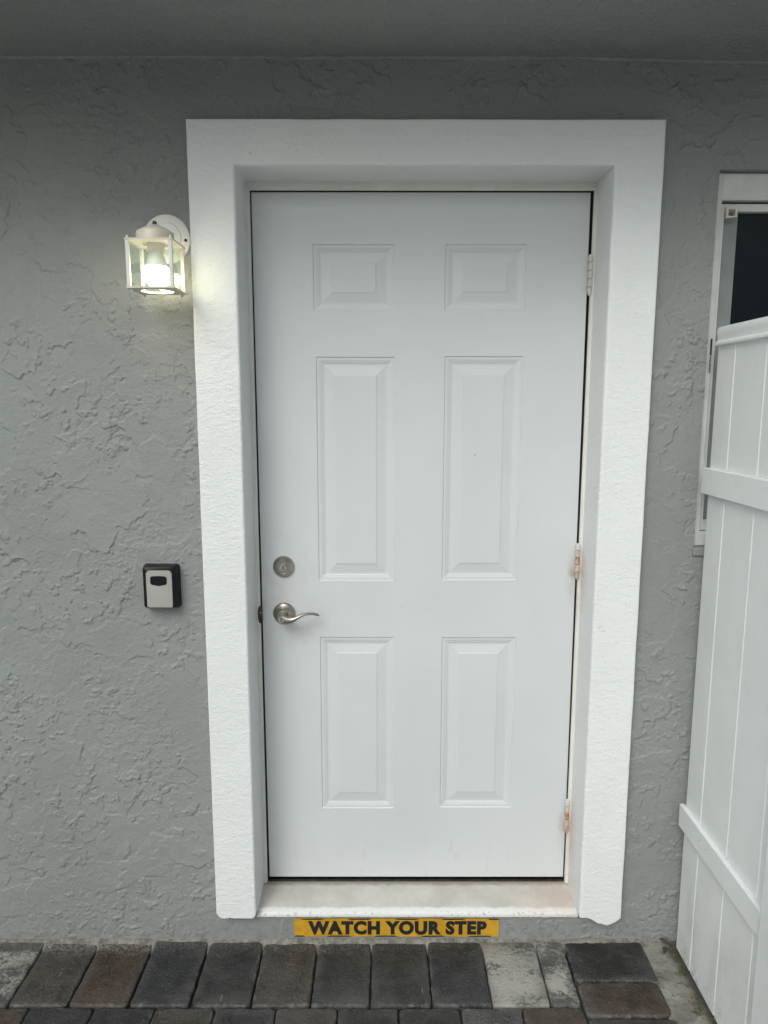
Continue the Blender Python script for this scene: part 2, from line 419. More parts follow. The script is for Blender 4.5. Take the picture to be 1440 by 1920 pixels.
# ------------------------------------------------------------------ mesh helpers
class MB:
    def __init__(self):
        self.v = []; self.f = []

    def add(self, vs, fs):
        k = len(self.v)
        self.v += [tuple(p) for p in vs]
        self.f += [tuple(i + k for i in q) for q in fs]
        return self

    def box(self, x0, x1, y0, y1, z0, z1):
        vs = [(x, y, z) for x in (x0, x1) for y in (y0, y1) for z in (z0, z1)]
        return self.add(vs, [(0, 1, 3, 2), (4, 6, 7, 5), (0, 4, 5, 1), (2, 3, 7, 6), (0, 2, 6, 4), (1, 5, 7, 3)])

    def loft(self, rings, closed=True, cap0=True, cap1=True):
        n = len(rings[0])
        vs = [p for r in rings for p in r]
        fs = []
        for i in range(len(rings) - 1):
            for j in range(n if closed else n - 1):
                a = i * n + j; b = i * n + (j + 1) % n
                fs.append((a, b, b + n, a + n))
        if cap0: fs.append(tuple(range(n))[::-1])
        if cap1: fs.append(tuple(range((len(rings) - 1) * n, len(rings) * n)))
        return self.add(vs, fs)

    def lathe(self, c, prof, axis='z', n=28, cap=True):
        rings = []
        for r, h in prof:
            ring = []
            for k in range(n):
                a = 2 * math.pi * k / n
                u, v = r * math.cos(a), r * math.sin(a)
                if axis == 'z': p = (c[0] + u, c[1] + v, c[2] + h)
                elif axis == 'y': p = (c[0] + u, c[1] + h, c[2] + v)
                else: p = (c[0] + h, c[1] + u, c[2] + v)
                ring.append(p)
            rings.append(ring)
        return self.loft(rings, True, cap, cap)

    def tube(self, path, rads, n=10):
        """rads: (ru, rv) per point; path roughly along X or any direction"""
        rings = []
        P = [Vector(p) for p in path]
        for i, p in enumerate(P):
            t = (P[min(i + 1, len(P) - 1)] - P[max(i - 1, 0)]).normalized()
            side = t.cross(Vector((0, 1, 0)))
            if side.length < 1e-4: side = t.cross(Vector((1, 0, 0)))
            side.normalize(); up = side.cross(t).normalized()
            ru, rv = rads[i] if isinstance(rads[i], tuple) else (rads[i], rads[i])
            rings.append([p + side * ru * math.cos(2 * math.pi * k / n) + up * rv * math.sin(2 * math.pi * k / n) for k in range(n)])
        return self.loft(rings)

    def build(self, name, mat, parent=None, bevel=0.0, seg=2, smooth=False, angle=35, origin=None):
        me = bpy.data.meshes.new(name)
        off = Vector((0, 0, 0))
        if parent is not None:
            off = parent['_w'] if '_w' in parent else (0, 0, 0)
            off = Vector(off)
        org = Vector(origin) if origin is not None else off
        me.from_pydata([tuple(Vector(p) - org) for p in self.v], [], self.f)
        bm = bmesh.new(); bm.from_mesh(me)
        bmesh.ops.remove_doubles(bm, verts=bm.verts, dist=1e-6)
        bmesh.ops.recalc_face_normals(bm, faces=bm.faces)
        bm.to_mesh(me); bm.free()
        me.materials.append(MATS[mat])
        o = bpy.data.objects.new(name, me)
        C.objects.link(o)
        if parent is not None:
            o.parent = parent
        o.location = org - off
        o['_w'] = tuple(org)
        if bevel:
            b = o.modifiers.new('bevel', 'BEVEL')
            b.width = bevel; b.segments = seg; b.limit_method = 'ANGLE'; b.angle_limit = math.radians(angle)
        if smooth:
            for p in me.polygons: p.use_smooth = True
            me.set_sharp_from_angle(angle=math.radians(40))
        return o


def tag(o, label, cat=None, group=None, kind=None):
    if label: o['label'] = label
    if cat: o['category'] = cat
    if group: o['group'] = group
    if kind: o['kind'] = kind
    return o


def thing(name, loc, label, cat, group=None):
    o = bpy.data.objects.new(name, None)
    C.objects.link(o)
    o.empty_display_size = 0.05
    o.location = loc
    o['_w'] = tuple(loc)
    return tag(o, label, cat, group, 'thing')


def plate_with_holes(mb, xc, zc, hole, y0, y1):
    """vertical slab made of grid cells; hole(i, j) says which cells are open"""
    nx, nz = len(xc) - 1, len(zc) - 1
    solid = lambda i, j: 0 <= i < nx and 0 <= j < nz and not hole(i, j)
    for i in range(nx):
        for j in range(nz):
            if not solid(i, j): continue
            a, b, c, d = xc[i], xc[i + 1], zc[j], zc[j + 1]
            mb.add([(a, y0, c), (b, y0, c), (b, y0, d), (a, y0, d)], [(0, 1, 2, 3)])
            mb.add([(a, y1, c), (b, y1, c), (b, y1, d), (a, y1, d)], [(3, 2, 1, 0)])
            if not solid(i - 1, j): mb.add([(a, y0, c), (a, y1, c), (a, y1, d), (a, y0, d)], [(0, 1, 2, 3)])
            if not solid(i + 1, j): mb.add([(b, y0, c), (b, y1, c), (b, y1, d), (b, y0, d)], [(3, 2, 1, 0)])
            if not solid(i, j - 1): mb.add([(a, y0, c), (b, y0, c), (b, y1, c), (a, y1, c)], [(3, 2, 1, 0)])
            if not solid(i, j + 1): mb.add([(a, y0, d), (b, y0, d), (b, y1, d), (a, y1, d)], [(0, 1, 2, 3)])


def rrect(x0, x1, z0, z1, r, n=4):
    """rounded rectangle outline (x, z); r may be one radius or four (bl, br, tr, tl)"""
    rs = r if isinstance(r, (tuple, list)) else (r,) * 4
    pts = []
    for (cx, cz, a0, q) in ((x0 + rs[0], z0 + rs[0], 180, rs[0]), (x1 - rs[1], z0 + rs[1], 270, rs[1]),
                            (x1 - rs[2], z1 - rs[2], 0, rs[2]), (x0 + rs[3], z1 - rs[3], 90, rs[3])):
        for k in range(n + 1):
            a = math.radians(a0 + 90 * k / n)
            pts.append((cx + q * math.cos(a), cz + q * math.sin(a)))
    return pts

# ------------------------------------------------------------------ the ground
mb = MB().box(-60, 60, -60, 60, -0.30, -0.06)
tag(mb.build('ground', 'ground'), 'unseen ground around the house, made pale to bounce light upward', kind='structure')

# pavement: sand bed with pavers as pieces
bed = MB()
bed.box(-1.75, 1.30, -0.80, 0.0, -0.058, -0.022)
pavement = bed.build('pavement', 'bed')
tag(pavement, 'dark tumbled paver walk along the foot of the wall', kind='structure')
# mortar haunch between wall and the first course
mm = MB()
N = 420
x0, x1 = -1.75, 1.13
rings = []
for i in range(N + 1):
    x = x0 + (x1 - x0) * i / N
    a = noise.noise(Vector((x * 14, 3.3, 0))) * 0.5 + noise.noise(Vector((x * 55, 1.3, 0))) * 0.5
    b = noise.noise(Vector((x * 30, 8.3, 2))) * 0.5 + noise.noise(Vector((x * 90, 1.3, 5))) * 0.5
    hgt = 0.0050 + 0.005 * b
    wdt = 0.007 + 0.007 * a
    rings.append([(x, 0.003, hgt), (x, -0.004, hgt * 0.95), (x, -wdt, 0.0015 + 0.002 * b), (x, -0.028, -0.006), (x, -0.040, -0.014), (x, -0.040, -0.03), (x, 0.003, -0.03)])
mm.loft(rings)
mortar = mm.build('mortar_joint', 'mortar', pavement, smooth=True)


def paver(x0, x1, y0, y1, col, pale=0.0, bloom=0.0, r=0.010, top=0.0, seed=0, name='paver'):
    """x0..x1, y0 (near camera) .. y1 (near wall); tumbled, rounded top arris"""
    rg = random.Random(seed)
    x0 -= 0.0014; x1 += 0.0014; y0 -= 0.0012; y1 += 0.0005
    cx, cy = (x0 + x1) / 2, (y0 + y1) / 2
    out = rrect(x0 - cx, x1 - cx, y0 - cy, y1 - cy, [r * rg.uniform(0.6, 1.5) for _ in range(4)], 3)
    # extra points along the edges for chipped outlines
    pts = []
    for i, p in enumerate(out):
        q = out[(i + 1) % len(out)]
        pts.append(p)
        L = math.hypot(q[0] - p[0], q[1] - p[1])
        for k in range(1, int(L / 0.022)):
            t = k / int(L / 0.022)
            pts.append((p[0] + (q[0] - p[0]) * t, p[1] + (q[1] - p[1]) * t))
    def ring(inset, z, jit):
        rr = []
        for i, (px, py) in enumerate(pts):
            nz = noise.noise(Vector((px * 40 + seed * 3.1, py * 40, seed)))
            ins = inset * (1 + 0.55 * nz) + max(0, jit * nz)
            sx = (abs(px) - ins) / max(abs(px), 1e-6); sy = (abs(py) - ins) / max(abs(py), 1e-6)
            rr.append((px * max(sx, 0.2) if abs(px) > ins else px, py * max(sy, 0.2) if abs(py) > ins else py, z + 0.0006 * nz))
        return rr
    tz = rg.uniform(-0.0015, 0.0012)
    m = MB()
    m.loft([ring(0.0, -0.05, 0), ring(0.0004, -0.009, 0.0030), ring(0.0012, -0.0042, 0.0030), ring(0.0034, -0.0012, 0.0028), ring(0.0072, 0.0, 0.002)], cap0=False)
    m.v = [(a + cx, b + cy, c + top + tz) for a, b, c in m.v]
    o = m.build(name, 'paver', pavement, smooth=True, origin=(cx, cy, 0))
    o.color = (*[q * 0.74 for q in col], 1)
    o['pale'] = pale; o['bloom'] = bloom
    o.rotation_euler = (math.radians(rg.uniform(-0.5, 0.5)), math.radians(rg.uniform(-0.5, 0.5)), math.radians(rg.uniform(-0.5, 0.5)))
    return o

CH = (0.029, 0.0295, 0.029); CB = (0.029, 0.031, 0.0325); DK = (0.026, 0.0255, 0.0245); BR = (0.052, 0.036, 0.028)
RB = (0.058, 0.039, 0.031); GB = (0.052, 0.045, 0.039); GR = (0.075, 0.075, 0.072); BK = (0.023, 0.0245, 0.0265)
row1 = [(-0.957, -0.805, CH, 0, .3), (-0.800, -0.646, GR, .70, .5), (-0.640, -0.487, GB, .20, 1.0), (-0.481, -0.327, BR, .12, 1.0),
        (-0.319, -0.164, CB, .22, .4), (-0.157, -0.002, CH, .17, .4), (0.003, 0.157, GB, .08, .4), (0.162, 0.316, CH, .20, .4),
        (0.320, 0.480, DK, .12, .25), (0.484, 0.640, BK, .14, .25), (0.644, 0.796, GR, .86, .1), (0.801, 0.878, GR, .70, .6)]
x = -0.962
for k in range(5):
    row1.insert(0, (x - 0.154, x, (CH, BR, DK, GR, CB)[k], (0.05, 0, 0, .6, 0)[k], .3)); x -= 0.159
sd = 1
for a, b, col, pale, bloom in row1:
    paver(a, b, -0.2325, -0.0035, col, pale, bloom, seed=sd); sd += 1
paver(0.885, 1.113, -0.150, 0.0, DK, .12, 0, seed=101)
paver(0.883, 1.108, -0.264, -0.154, BR, .04, 0, r=0.018, seed=102)
row2 = [(-0.740, -0.582, CH, 0), (-0.577, -0.411, CB, .05), (-0.408, -0.2505, CB, .08), (-0.247, -0.0925, GB, .04), (-0.088, 0.069, CB, .10),
        (0.073, 0.2315, GB, .02), (0.2345, 0.391, DK, .05), (0.395, 0.554, CH, .06), (0.5575, 0.714, GR, .55), (0.718, 0.877, (0.058, 0.043, 0.031), 0)]
row2[0] = (-0.740, -0.582, RB, 0)
x = -0.745
for k in range(6):
    row2.insert(0, (x - 0.156, x, (DK, CB, GR, CH, BR, DK)[k], (0, .05, .6, 0, 0, .1)[k])); x -= 0.16
for a, b, col, pale in row2:
    paver(a, b, -0.4625, -0.238, tuple(c * 0.92 for c in col), pale, 0, seed=sd); sd += 1
paver(0.883, 1.112, -0.380, -0.270, CB, .10, 0, seed=103)
paver(0.883, 1.110, -0.492, -0.384, CH, .05, 0, seed=104)
x = -1.66
k = 0
while x < 1.05:
    col = (CH, GB, DK, CB, BR, CH, GR, DK)[(k * 5 + 2) % 8]
    paver(x, min(x + 0.155, 1.11), -0.692, -0.468 if x + 0.155 < 0.883 else -0.496, col, .55 if col == GR else .05, 0, seed=sd); sd += 1; k += 1
    x += 0.159

# concrete strip beside the fence
m = MB()
nx, ny = 40, 70
vs = []
for j in range(ny + 1):
    for i in range(nx + 1):
        x = 1.085 + 0.50 * i / nx; y = 0.0 - 0.80 * j / ny
        z = -0.006 + 0.004 * noise.noise(Vector((x * 9, y * 9, 1))) + 0.0025 * noise.noise(Vector((x * 40, y * 40, 4)))
        if i == 0: z = -0.05
        if j == 0: z += 0.004
        vs.append((x, y, z))
m.add(vs, [(j * (nx + 1) + i, j * (nx + 1) + i + 1, (j + 1) * (nx + 1) + i + 1, (j + 1) * (nx + 1) + i) for j in range(ny) for i in range(nx)])
tag(m.build('concrete_strip', 'concrete', smooth=True), 'stained concrete strip at the foot of the fence', kind='structure')

# ------------------------------------------------------------------ wall and eave
XL, XR, ZT = -0.0151, 0.9203, 2.1542           # plastered door opening
WX0, WX1, WZ0, WZ1 = 1.194, 2.05, 1.184, 2.154  # window opening
m = MB()
xc = [-2.4, XL - 0.045, XR + 0.045, WX0, WX1, 3.0]
zc = [-0.06, 0.085, WZ0, WZ1, ZT + 0.045, 2.60]
# door opening: cell column 1, rows 1..3 ; window: column 3, row 2
plate_with_holes(m, xc, zc, lambda i, j: (i == 1 and j in (1, 2, 3)) or (i == 3 and j == 2), 0.0, 0.22)


def gnoise(x, y, seed):
    """2-D gradient noise on arrays"""
    rs = np.random.RandomState(seed)
    perm = rs.permutation(4096); ang = rs.rand(4096) * 2 * np.pi
    gx, gy = np.cos(ang), np.sin(ang)
    xi = np.floor(x).astype(np.int64); yi = np.floor(y).astype(np.int64)
    fx = x - xi; fy = y - yi
    u = fx * fx * fx * (fx * (fx * 6 - 15) + 10); v = fy * fy * fy * (fy * (fy * 6 - 15) + 10)
    def g(ix, iy, dx, dy):
        h = perm[(perm[ix & 4095] + iy) & 4095]
        return gx[h] * dx + gy[h] * dy
    a = g(xi, yi, fx, fy); b = g(xi + 1, yi, fx - 1, fy); c = g(xi, yi + 1, fx, fy - 1); d = g(xi + 1, yi + 1, fx - 1, fy - 1)
    return (a + (b - a) * u) * (1 - v) + (c + (d - c) * u) * v

def fbm(x, y, f, o, seed, gain=0.5):
    r = 0; a = 1.0
    for k in range(o):
        r = r + a * gnoise(x * f, y * f, seed + k); a *= gain; f *= 2.03
    return r

def sst(x, a, b):
    t = np.clip((x - a) / (b - a), 0, 1)
    return t * t * (3 - 2 * t)

def trowel_relief(xs, zs, seed=5):
    """skip-trowelled plaster: overlapping dabs that feather out at one end and break off raggedly at the other"""
    rs = np.random.RandomState(seed)
    X, Z = np.meshgrid(xs, zs, indexing='ij')
    wx = fbm(X, Z, 9.0, 4, 11, 0.55); wz = fbm(X, Z, 9.0, 4, 31, 0.55)
    jag = fbm(X, Z, 38.0, 4, 51, 0.65)
    H = 0.0003 * (fbm(X, Z, 6.0, 2, 71) + 0.5)
    A = (xs[-1] - xs[0]) * (zs[-1] - zs[0])
    n = int(A * 430)
    for k in range(n):
        cx = rs.uniform(xs[0], xs[-1]); cz = rs.uniform(zs[0], zs[-1])
        big = rs.rand()
        a = 0.018 + 0.120 * big ** 2.2; b = a * rs.uniform(0.35, 0.9)
        T = rs.uniform(0.0012, 0.0040) * (0.7 + 0.6 * big)
        th = rs.uniform(-0.6, 1.0) + (math.pi if rs.rand() < 0.5 else 0) + (math.pi / 2 if rs.rand() < 0.35 else 0)
        R = a * 1.6
        i0, i1 = np.searchsorted(xs, (cx - R, cx + R)); j0, j1 = np.searchsorted(zs, (cz - R, cz + R))
        if i1 - i0 < 2 or j1 - j0 < 2: continue
        sl = (slice(i0, i1), slice(j0, j1))
        dx, dz = X[sl] - cx, Z[sl] - cz
        ox, oz = rs.uniform(0.5, 0.9), rs.uniform(0.5, 0.9)
        u = (dx * math.cos(th) + dz * math.sin(th)) / a + ox * wx[sl] + 0.22 * jag[sl] * (0.035 / a)
        v = (-dx * math.sin(th) + dz * math.cos(th)) / b + oz * wz[sl] - 0.22 * jag[sl] * (0.035 / b)
        q = np.abs(u) ** 2.4 + np.abs(v) ** 2.4
        e = min(0.6, 0.0045 / a)
        m_ = sst(-q, -1.0, -1.0 + e)
        t = T * np.clip((u + 0.9) * 0.52, 0, 1) ** 1.5 * m_
        H[sl] = np.maximum(H[sl], t + 0.22 * H[sl] * m_)
    # torn, rough areas where the plaster was dragged
    zone = sst(fbm(X, Z, 4.2, 3, 91), -0.08, 0.26)
    nt = int(2.26 * (zs[-1] - zs[0]) * 15000)
    for k in range(nt):
        cx = rs.uniform(-1.0, 1.26); cz = rs.uniform(zs[0], zs[-1])
        a = 0.0042 + 0.015 * rs.rand() ** 1.7; bq = rs.uniform(0.3, 0.7); T = rs.uniform(0.0008, 0.0030)
        th = rs.normal(0.35, 0.7) + (math.pi if rs.rand() < 0.5 else 0); dice = rs.rand()
        if XL - 0.10 < cx < XR + 0.10 and 0.10 < cz < ZT + 0.08: continue
        ic, jc = min(len(xs) - 1, np.searchsorted(xs, cx)), min(len(zs) - 1, np.searchsorted(zs, cz))
        if dice > 0.05 + 0.95 * zone[ic, jc] * zone[ic, jc]: continue
        b = a * bq; R = a * 1.7
        i0, i1 = np.searchsorted(xs, (cx - R, cx + R)); j0, j1 = np.searchsorted(zs, (cz - R, cz + R))
        if i1 - i0 < 2 or j1 - j0 < 2: continue
        sl = (slice(i0, i1), slice(j0, j1))
        dx, dz = X[sl] - cx, Z[sl] - cz
        u = (dx * math.cos(th) + dz * math.sin(th)) / a + 0.9 * jag[sl]
        v = (-dx * math.sin(th) + dz * math.cos(th)) / b + 0.9 * wz[sl] - 0.6 * jag[sl]
        m_ = sst(-(u * u + v * v), -1.0, -0.70)
        t = T * np.clip((u + 0.9) * 0.52, 0, 1) ** 1.2 * m_
        H[sl] = np.maximum(H[sl], t + 0.45 * H[sl] * m_)
    pits = sst(fbm(X, Z, 30.0, 4, 111, 0.62), 0.26, 0.34) * sst(fbm(X, Z, 5.0, 2, 117), -0.15, 0.2)
    H += 0.0026 * pits
    # the trowelled-off strip under the doorstep, where the tape sticks, is flatter
    flat = sst(X, 0.04, 0.09) * sst(-X, -0.75, -0.70) * sst(-Z, -0.12, -0.09)
    H = H * (1 - 0.86 * flat)
    H += 0.00028 * fbm(X, Z, 120.0, 2, 121) * (1 - 0.8 * flat)
    return H

fx = np.concatenate([np.arange(-2.4, -1.0, 0.03), np.arange(-1.0, 1.262, 0.0024), np.arange(1.27, 3.001, 0.03)])
fz = np.arange(-0.02, 2.432, 0.0024)
HH = trowel_relief(fx, fz)
skin_y = -0.0006 - HH
nxv, nzv = len(fx), len(fz)
cxm = (fx[:-1] + fx[1:]) / 2; czm = (fz[:-1] + fz[1:]) / 2
CX, CZ = np.meshgrid(cxm, czm, indexing='ij')
solid = ~((CX > XL - 0.045) & (CX < XR + 0.045) & (CZ > 0.085) & (CZ < ZT + 0.045))
solid &= ~((CX > WX0) & (CX < WX1) & (CZ > WZ0) & (CZ < WZ1))
ii, jj = np.nonzero(solid)
quad = np.stack([ii * nzv + jj, (ii + 1) * nzv + jj, (ii + 1) * nzv + jj + 1, ii * nzv + jj + 1], 1)
VX, VZ = np.meshgrid(fx, fz, indexing='ij')
sv = np.stack([VX.ravel(), skin_y.ravel(), VZ.ravel()], 1)
used = np.unique(quad); remap = np.full(len(sv), -1); remap[used] = np.arange(len(used))
sv = sv[used]; quad = remap[quad]
base_v = np.array(m.v); nb = len(base_v)
base_f = np.array([f for f in m.f])
allv = np.concatenate([sv, base_v]); allf = np.concatenate([quad, base_f + len(sv)])
me = bpy.data.meshes.new('house_wall')
me.vertices.add(len(allv)); me.vertices.foreach_set('co', allv.astype(np.float32).ravel())
me.loops.add(allf.size); me.loops.foreach_set('vertex_index', allf.astype(np.int32).ravel())
me.polygons.add(len(allf)); me.polygons.foreach_set('loop_start', (np.arange(len(allf)) * 4).astype(np.int32))
sm = np.zeros(len(allf), dtype=bool); sm[:len(quad)] = True
me.polygons.foreach_set('use_smooth', sm)
me.update(calc_edges=True)
me.materials.append(MATS['stucco'])
wall = bpy.data.objects.new('house_wall', me)
C.objects.link(wall)
wall['_w'] = (0.0, 0.0, 0.0)
tag(wall, 'grey skip-trowelled stucco house wall behind the door', 'wall', kind='thing')
for (x, z) in ((1.1055, 2.3665), (1.2596, 2.3631)):
    MB().lathe((x, 0.001, z), [(0.0075, 0), (0.007, -0.002), (0.004, -0.003), (0.003, -0.0018), (0.0005, -0.0018)], 'y', 14).build('screw_head', 'stucco', wall, smooth=True)

m = MB()
# soffit, slightly uneven where it meets the wall
nx, ny = 90, 10
EAVE = 0.49
vs = []
for j in range(ny + 1):
    for i in range(nx + 1):
        x = -2.4 + 5.4 * i / nx; y = 0.02 - (EAVE + 0.02) * j / ny
        z = 2.414 + 0.003 * noise.noise(Vector((x * 2.1, y * 3, 2))) - (0.011 * max(0, min(1, (x - 0.8) / 0.6)))
        vs.append((x, y, z + (0.0 if j else 0.0)))
k = len(vs)
vs += [(p[0], p[1], 2.60) for p in vs]
q = lambda i, j: j * (nx + 1) + i
fs = [(q(i, j), q(i + 1, j), q(i + 1, j + 1), q(i, j + 1)) for j in range(ny) for i in range(nx)]
fs += [tuple(k + a for a in f[::-1]) for f in fs]
for i in range(nx):
    fs += [(q(i, 0), q(i + 1, 0), k + q(i + 1, 0), k + q(i, 0)), (q(i, ny), q(i + 1, ny), k + q(i + 1, ny), k + q(i, ny))]
for j in range(ny):
    fs += [(q(0, j), q(0, j + 1), k + q(0, j + 1), k + q(0, j)), (q(nx, j), q(nx, j + 1), k + q(nx, j + 1), k + q(nx, j))]
m.add(vs, fs)
eave = thing('roof_eave', (0.3, -0.3, 2.41), 'grey painted soffit of the roof overhang above the door', 'soffit')
m.build('soffit', 'soffit', eave, smooth=True)
# sprayed, lightly floated coat on the part of the soffit that shows
gx_ = np.arange(-1.0, 1.75, 0.004); gy_ = np.arange(-0.36, 0.006, 0.004)
SH = trowel_relief(gx_, gy_, 23) * 0.45
SX_, SY_ = np.meshgrid(gx_, gy_, indexing='ij')
blob_ = np.clip(sst(fbm(SX_, SY_, 26.0, 3, 301, 0.6), 0.28, 0.40) * sst(fbm(SX_, SY_, 3.0, 2, 311), -0.05, 0.25), 0, 1)
fade = sst(SX_, -1.0, -0.9) * sst(-SX_, -1.74, -1.65) * sst(SY_, -0.36, -0.30)
m = MB()
vs = []
for i in range(len(gx_)):
    for j in range(len(gy_)):
        x, y = float(gx_[i]), float(gy_[j])
        zb_ = 2.414 + 0.003 * noise.noise(Vector((x * 2.1, y * 3, 2))) - (0.011 * max(0, min(1, (x - 0.8) / 0.6)))
        vs.append((x, y, zb_ - 0.0022 * float(fade[i, j]) + 0.0012 - float(fade[i, j]) * (float(SH[i, j]) + 0.0013 * float(blob_[i, j]))))
ng = len(gy_)
m.add(vs, [(i * ng + j, i * ng + j + 1, (i + 1) * ng + j + 1, (i + 1) * ng + j) for i in range(len(gx_) - 1) for j in range(ng - 1)])
m.build('floated_coat', 'soffit', eave, smooth=True)
rings = []
for i in range(541):
    x = -2.4 + 5.4 * i / 540
    zz = 2.4135 - (0.011 * max(0, min(1, (x - 0.8) / 0.6))) + 0.003 * noise.noise(Vector((x * 2.1, 0, 2)))
    r_ = 0.0052 + 0.0030 * noise.noise(Vector((x * 7, 1, 1))) + 0.0014 * noise.noise(Vector((x * 40, 1, 1)))
    r_ = max(r_, 0.0012)
    rings.append([(x, -0.001 + r_ * 0.9 * math.cos(a) - r_ * 0.4, zz - r_ * 0.3 + r_ * math.sin(a)) for a in [2 * math.pi * k / 8 for k in range(8)]])
MB().loft(rings).build('caulk_bead', 'soffit', eave, smooth=True)
MB().box(-2.4, 3.0, -EAVE - 0.024, -EAVE - 0.001, 2.385, 2.63).build('fascia', 'fascia', eave, 0.003)

# ------------------------------------------------------------------ plaster surround of the door
def sweep_u(mb, prof, xl, xr, zt, zb_l, zb_r, step=0.05, jit=0.0, ragged=None, kl=1.0, kt=1.0, kr=1.0):
    """profile (u outward, y) swept up the left side, across the head and down the right side"""
    rings = []
    n = max(1, int((zt - zb_l) / step))
    for i in range(n + 1):
        z = zb_l + (zt - zb_l) * i / n
        rings.append([(xl - u * kl - (jit * noise.noise(Vector((z * 9, u * 20, 1))) if i < n else 0),
                       y, z + (u * kt if i == n else 0)) for u, y in prof])
    if ragged:
        rings[0] = [(p[0], p[1], ragged(0, u, y)) for p, (u, y) in zip(rings[0], prof)]
    m2 = max(1, int((xr - xl) / step))
    for i in range(1, m2):
        x = xl + (xr - xl) * i / m2
        rings.append([(x, y, zt + u * kt + jit * noise.noise(Vector((x * 9, u * 20, 5)))) for u, y in prof])
    n = max(1, int((zt - zb_r) / step))
    for i in range(n, -1, -1):
        z = zb_r + (zt - zb_r) * i / n
        rings.append([(xr + u * kr + (jit * noise.noise(Vector((z * 9, u * 20, 9))) if i < n else 0), y, z + (u * kt if i == n else 0)) for u, y in prof])
    if ragged:
        rings[-1] = [(p[0], p[1], ragged(1, u, y)) for p, (u, y) in zip(rings[-1], prof)]
    mb.loft(rings)

YC = -0.035
CW = 0.1195
prof = [(0.0, 0.104), (0.0, YC + 0.012), (0.0, YC + 0.009), (0.0007, YC + 0.005), (0.0025, YC + 0.0015), (0.0060, YC), (0.0080, YC)]
prof += [(0.0080 + (CW - 0.0135) * k / 22, YC) for k in range(1, 23)]
prof += [(CW - 0.004, YC), (CW - 0.0015, YC + 0.001), (CW, YC + 0.004), (CW, YC + 0.006), (CW + 0.0005, 0.004), (0.04, 0.004), (0.04, 0.104)]

def rag(side, u, y):
    nn = noise.noise(Vector((u * 70, side * 5, 1))) * 0.5 + noise.noise(Vector((u * 230, side * 5, 3))) * 0.5
    t = max(0.0, min(1.0, u / CW))
    if y > 0.0:
        return 0.084
    if side == 0:
        z = 0.098 + 0.016 * max(0, (t - 0.86) / 0.14) ** 1.6 + 0.012 * max(0, (0.12 - t) / 0.12) ** 1.5
    else:
        z = 0.101 - 0.024 * (1 / (1 + math.exp(-(t - 0.38) * 14))) + 0.024 * max(0, (t - 0.72) / 0.28) ** 1.4
    return z + 0.0045 * nn + (0.004 if y > YC + 0.004 else 0)

m = MB()
sweep_u(m, prof, XL, XR, ZT, 0.112, 0.112, 0.03, 0.0009, rag, 0.977, 0.887, 1.022)
surround = thing('door_surround', (0.453, 0.0, 0.09), 'wide white plaster surround with cream steel frame around the door', 'door surround')
m.build('plaster_casing', 'casing', surround, smooth=True)

# ------------------------------------------------------------------ steel door frame
frame = surround
FL, FR, FT = -0.0046, 0.9116, 2.1335
m = MB()
fp = [(0.0, 0.160), (0.0, 0.101), (0.0012, 0.0985), (0.0035, 0.0975), (0.011, 0.0975), (0.030, 0.0985), (0.030, 0.160)]
sweep_u(m, fp, FL, FR, FT, 0.112, 0.112, 0.2)
m.build('jamb', 'frame', frame, smooth=True)
m = MB()
sweep_u(m, [(-0.0030, 0.158), (-0.0030, 0.1065), (0.0008, 0.1065), (0.0008, 0.158)], FL, FR, FT, 0.118, 0.118, 0.5)
m.box(-0.03, 0.94, 0.160, 0.170, 0.112, 2.16)
m.build('gap_shade', 'rubber_and_shade', frame)  # black strip and backing put in the gap as its shade
# strike opening in the left jamb
m = MB()
m.lathe((0, 0, 0), [(0.0005, -0.0016), (0.75, -0.0016), (1.0, 0.0), (1.0, 0.0012)], 'y', 24)
m.v = [(-0.0052 + 0.0068 * a, 0.0968 + b, 0.9690 + 0.026 * c) for a, b, c in m.v]
st = m.build('strike_plate', 'strike', frame, smooth=True)
MB().box(-0.0052, -0.0010, 0.0945, 0.0990, 0.9735, 0.9765).build('strike_lip', 'nickel_lt', st)

# ------------------------------------------------------------------ threshold
m = MB()
N = 150
rings = []
x0, x1 = XL - 0.004, XR + 0.004
for i in range(N + 1):
    x = x0 + (x1 - x0) * i / N
    a = noise.noise(Vector((x * 11, 0.3, 0))); b = noise.noise(Vector((x * 45, 2.3, 0))); c = noise.noise(Vector((x * 120, 5.3, 0)))
    yf = -0.0125 - 0.0015 * a - 0.001 * b
    zb = 0.0835 + 0.0012 * a + 0.0016 * b + 0.0012 * c
    zt_ = 0.0985 + 0.0012 * a
    rings.append([(x, 0.112, 0.1135), (x, 0.09, 0.1130 + 0.001 * b), (x, 0.05, 0.1095 + 0.001 * a), (x, 0.022, 0.1060), (x, 0.004, zt_ + 0.003), (x, yf + 0.007, zt_ - 0.0005),
                  (x, yf + 0.0022, zt_ - 0.0035), (x, yf, zt_ - 0.0075), (x, yf + 0.001, zb), (x, yf + 0.004, zb - 0.0015), (x, 0.002, zb - 0.003), (x, 0.002, 0.075), (x, 0.112, 0.075)])
m.loft(rings)
sill = m.build('doorstep', 'sill', smooth=True)
tag(sill, 'worn off-white sloping doorstep sill under the door', 'doorstep', kind='thing')
m = MB().box(FL + 0.001, FR - 0.001, 0.104, 0.19, 0.1138, 0.1195)
m.build('threshold_strip', 'strike', sill, 0.001)

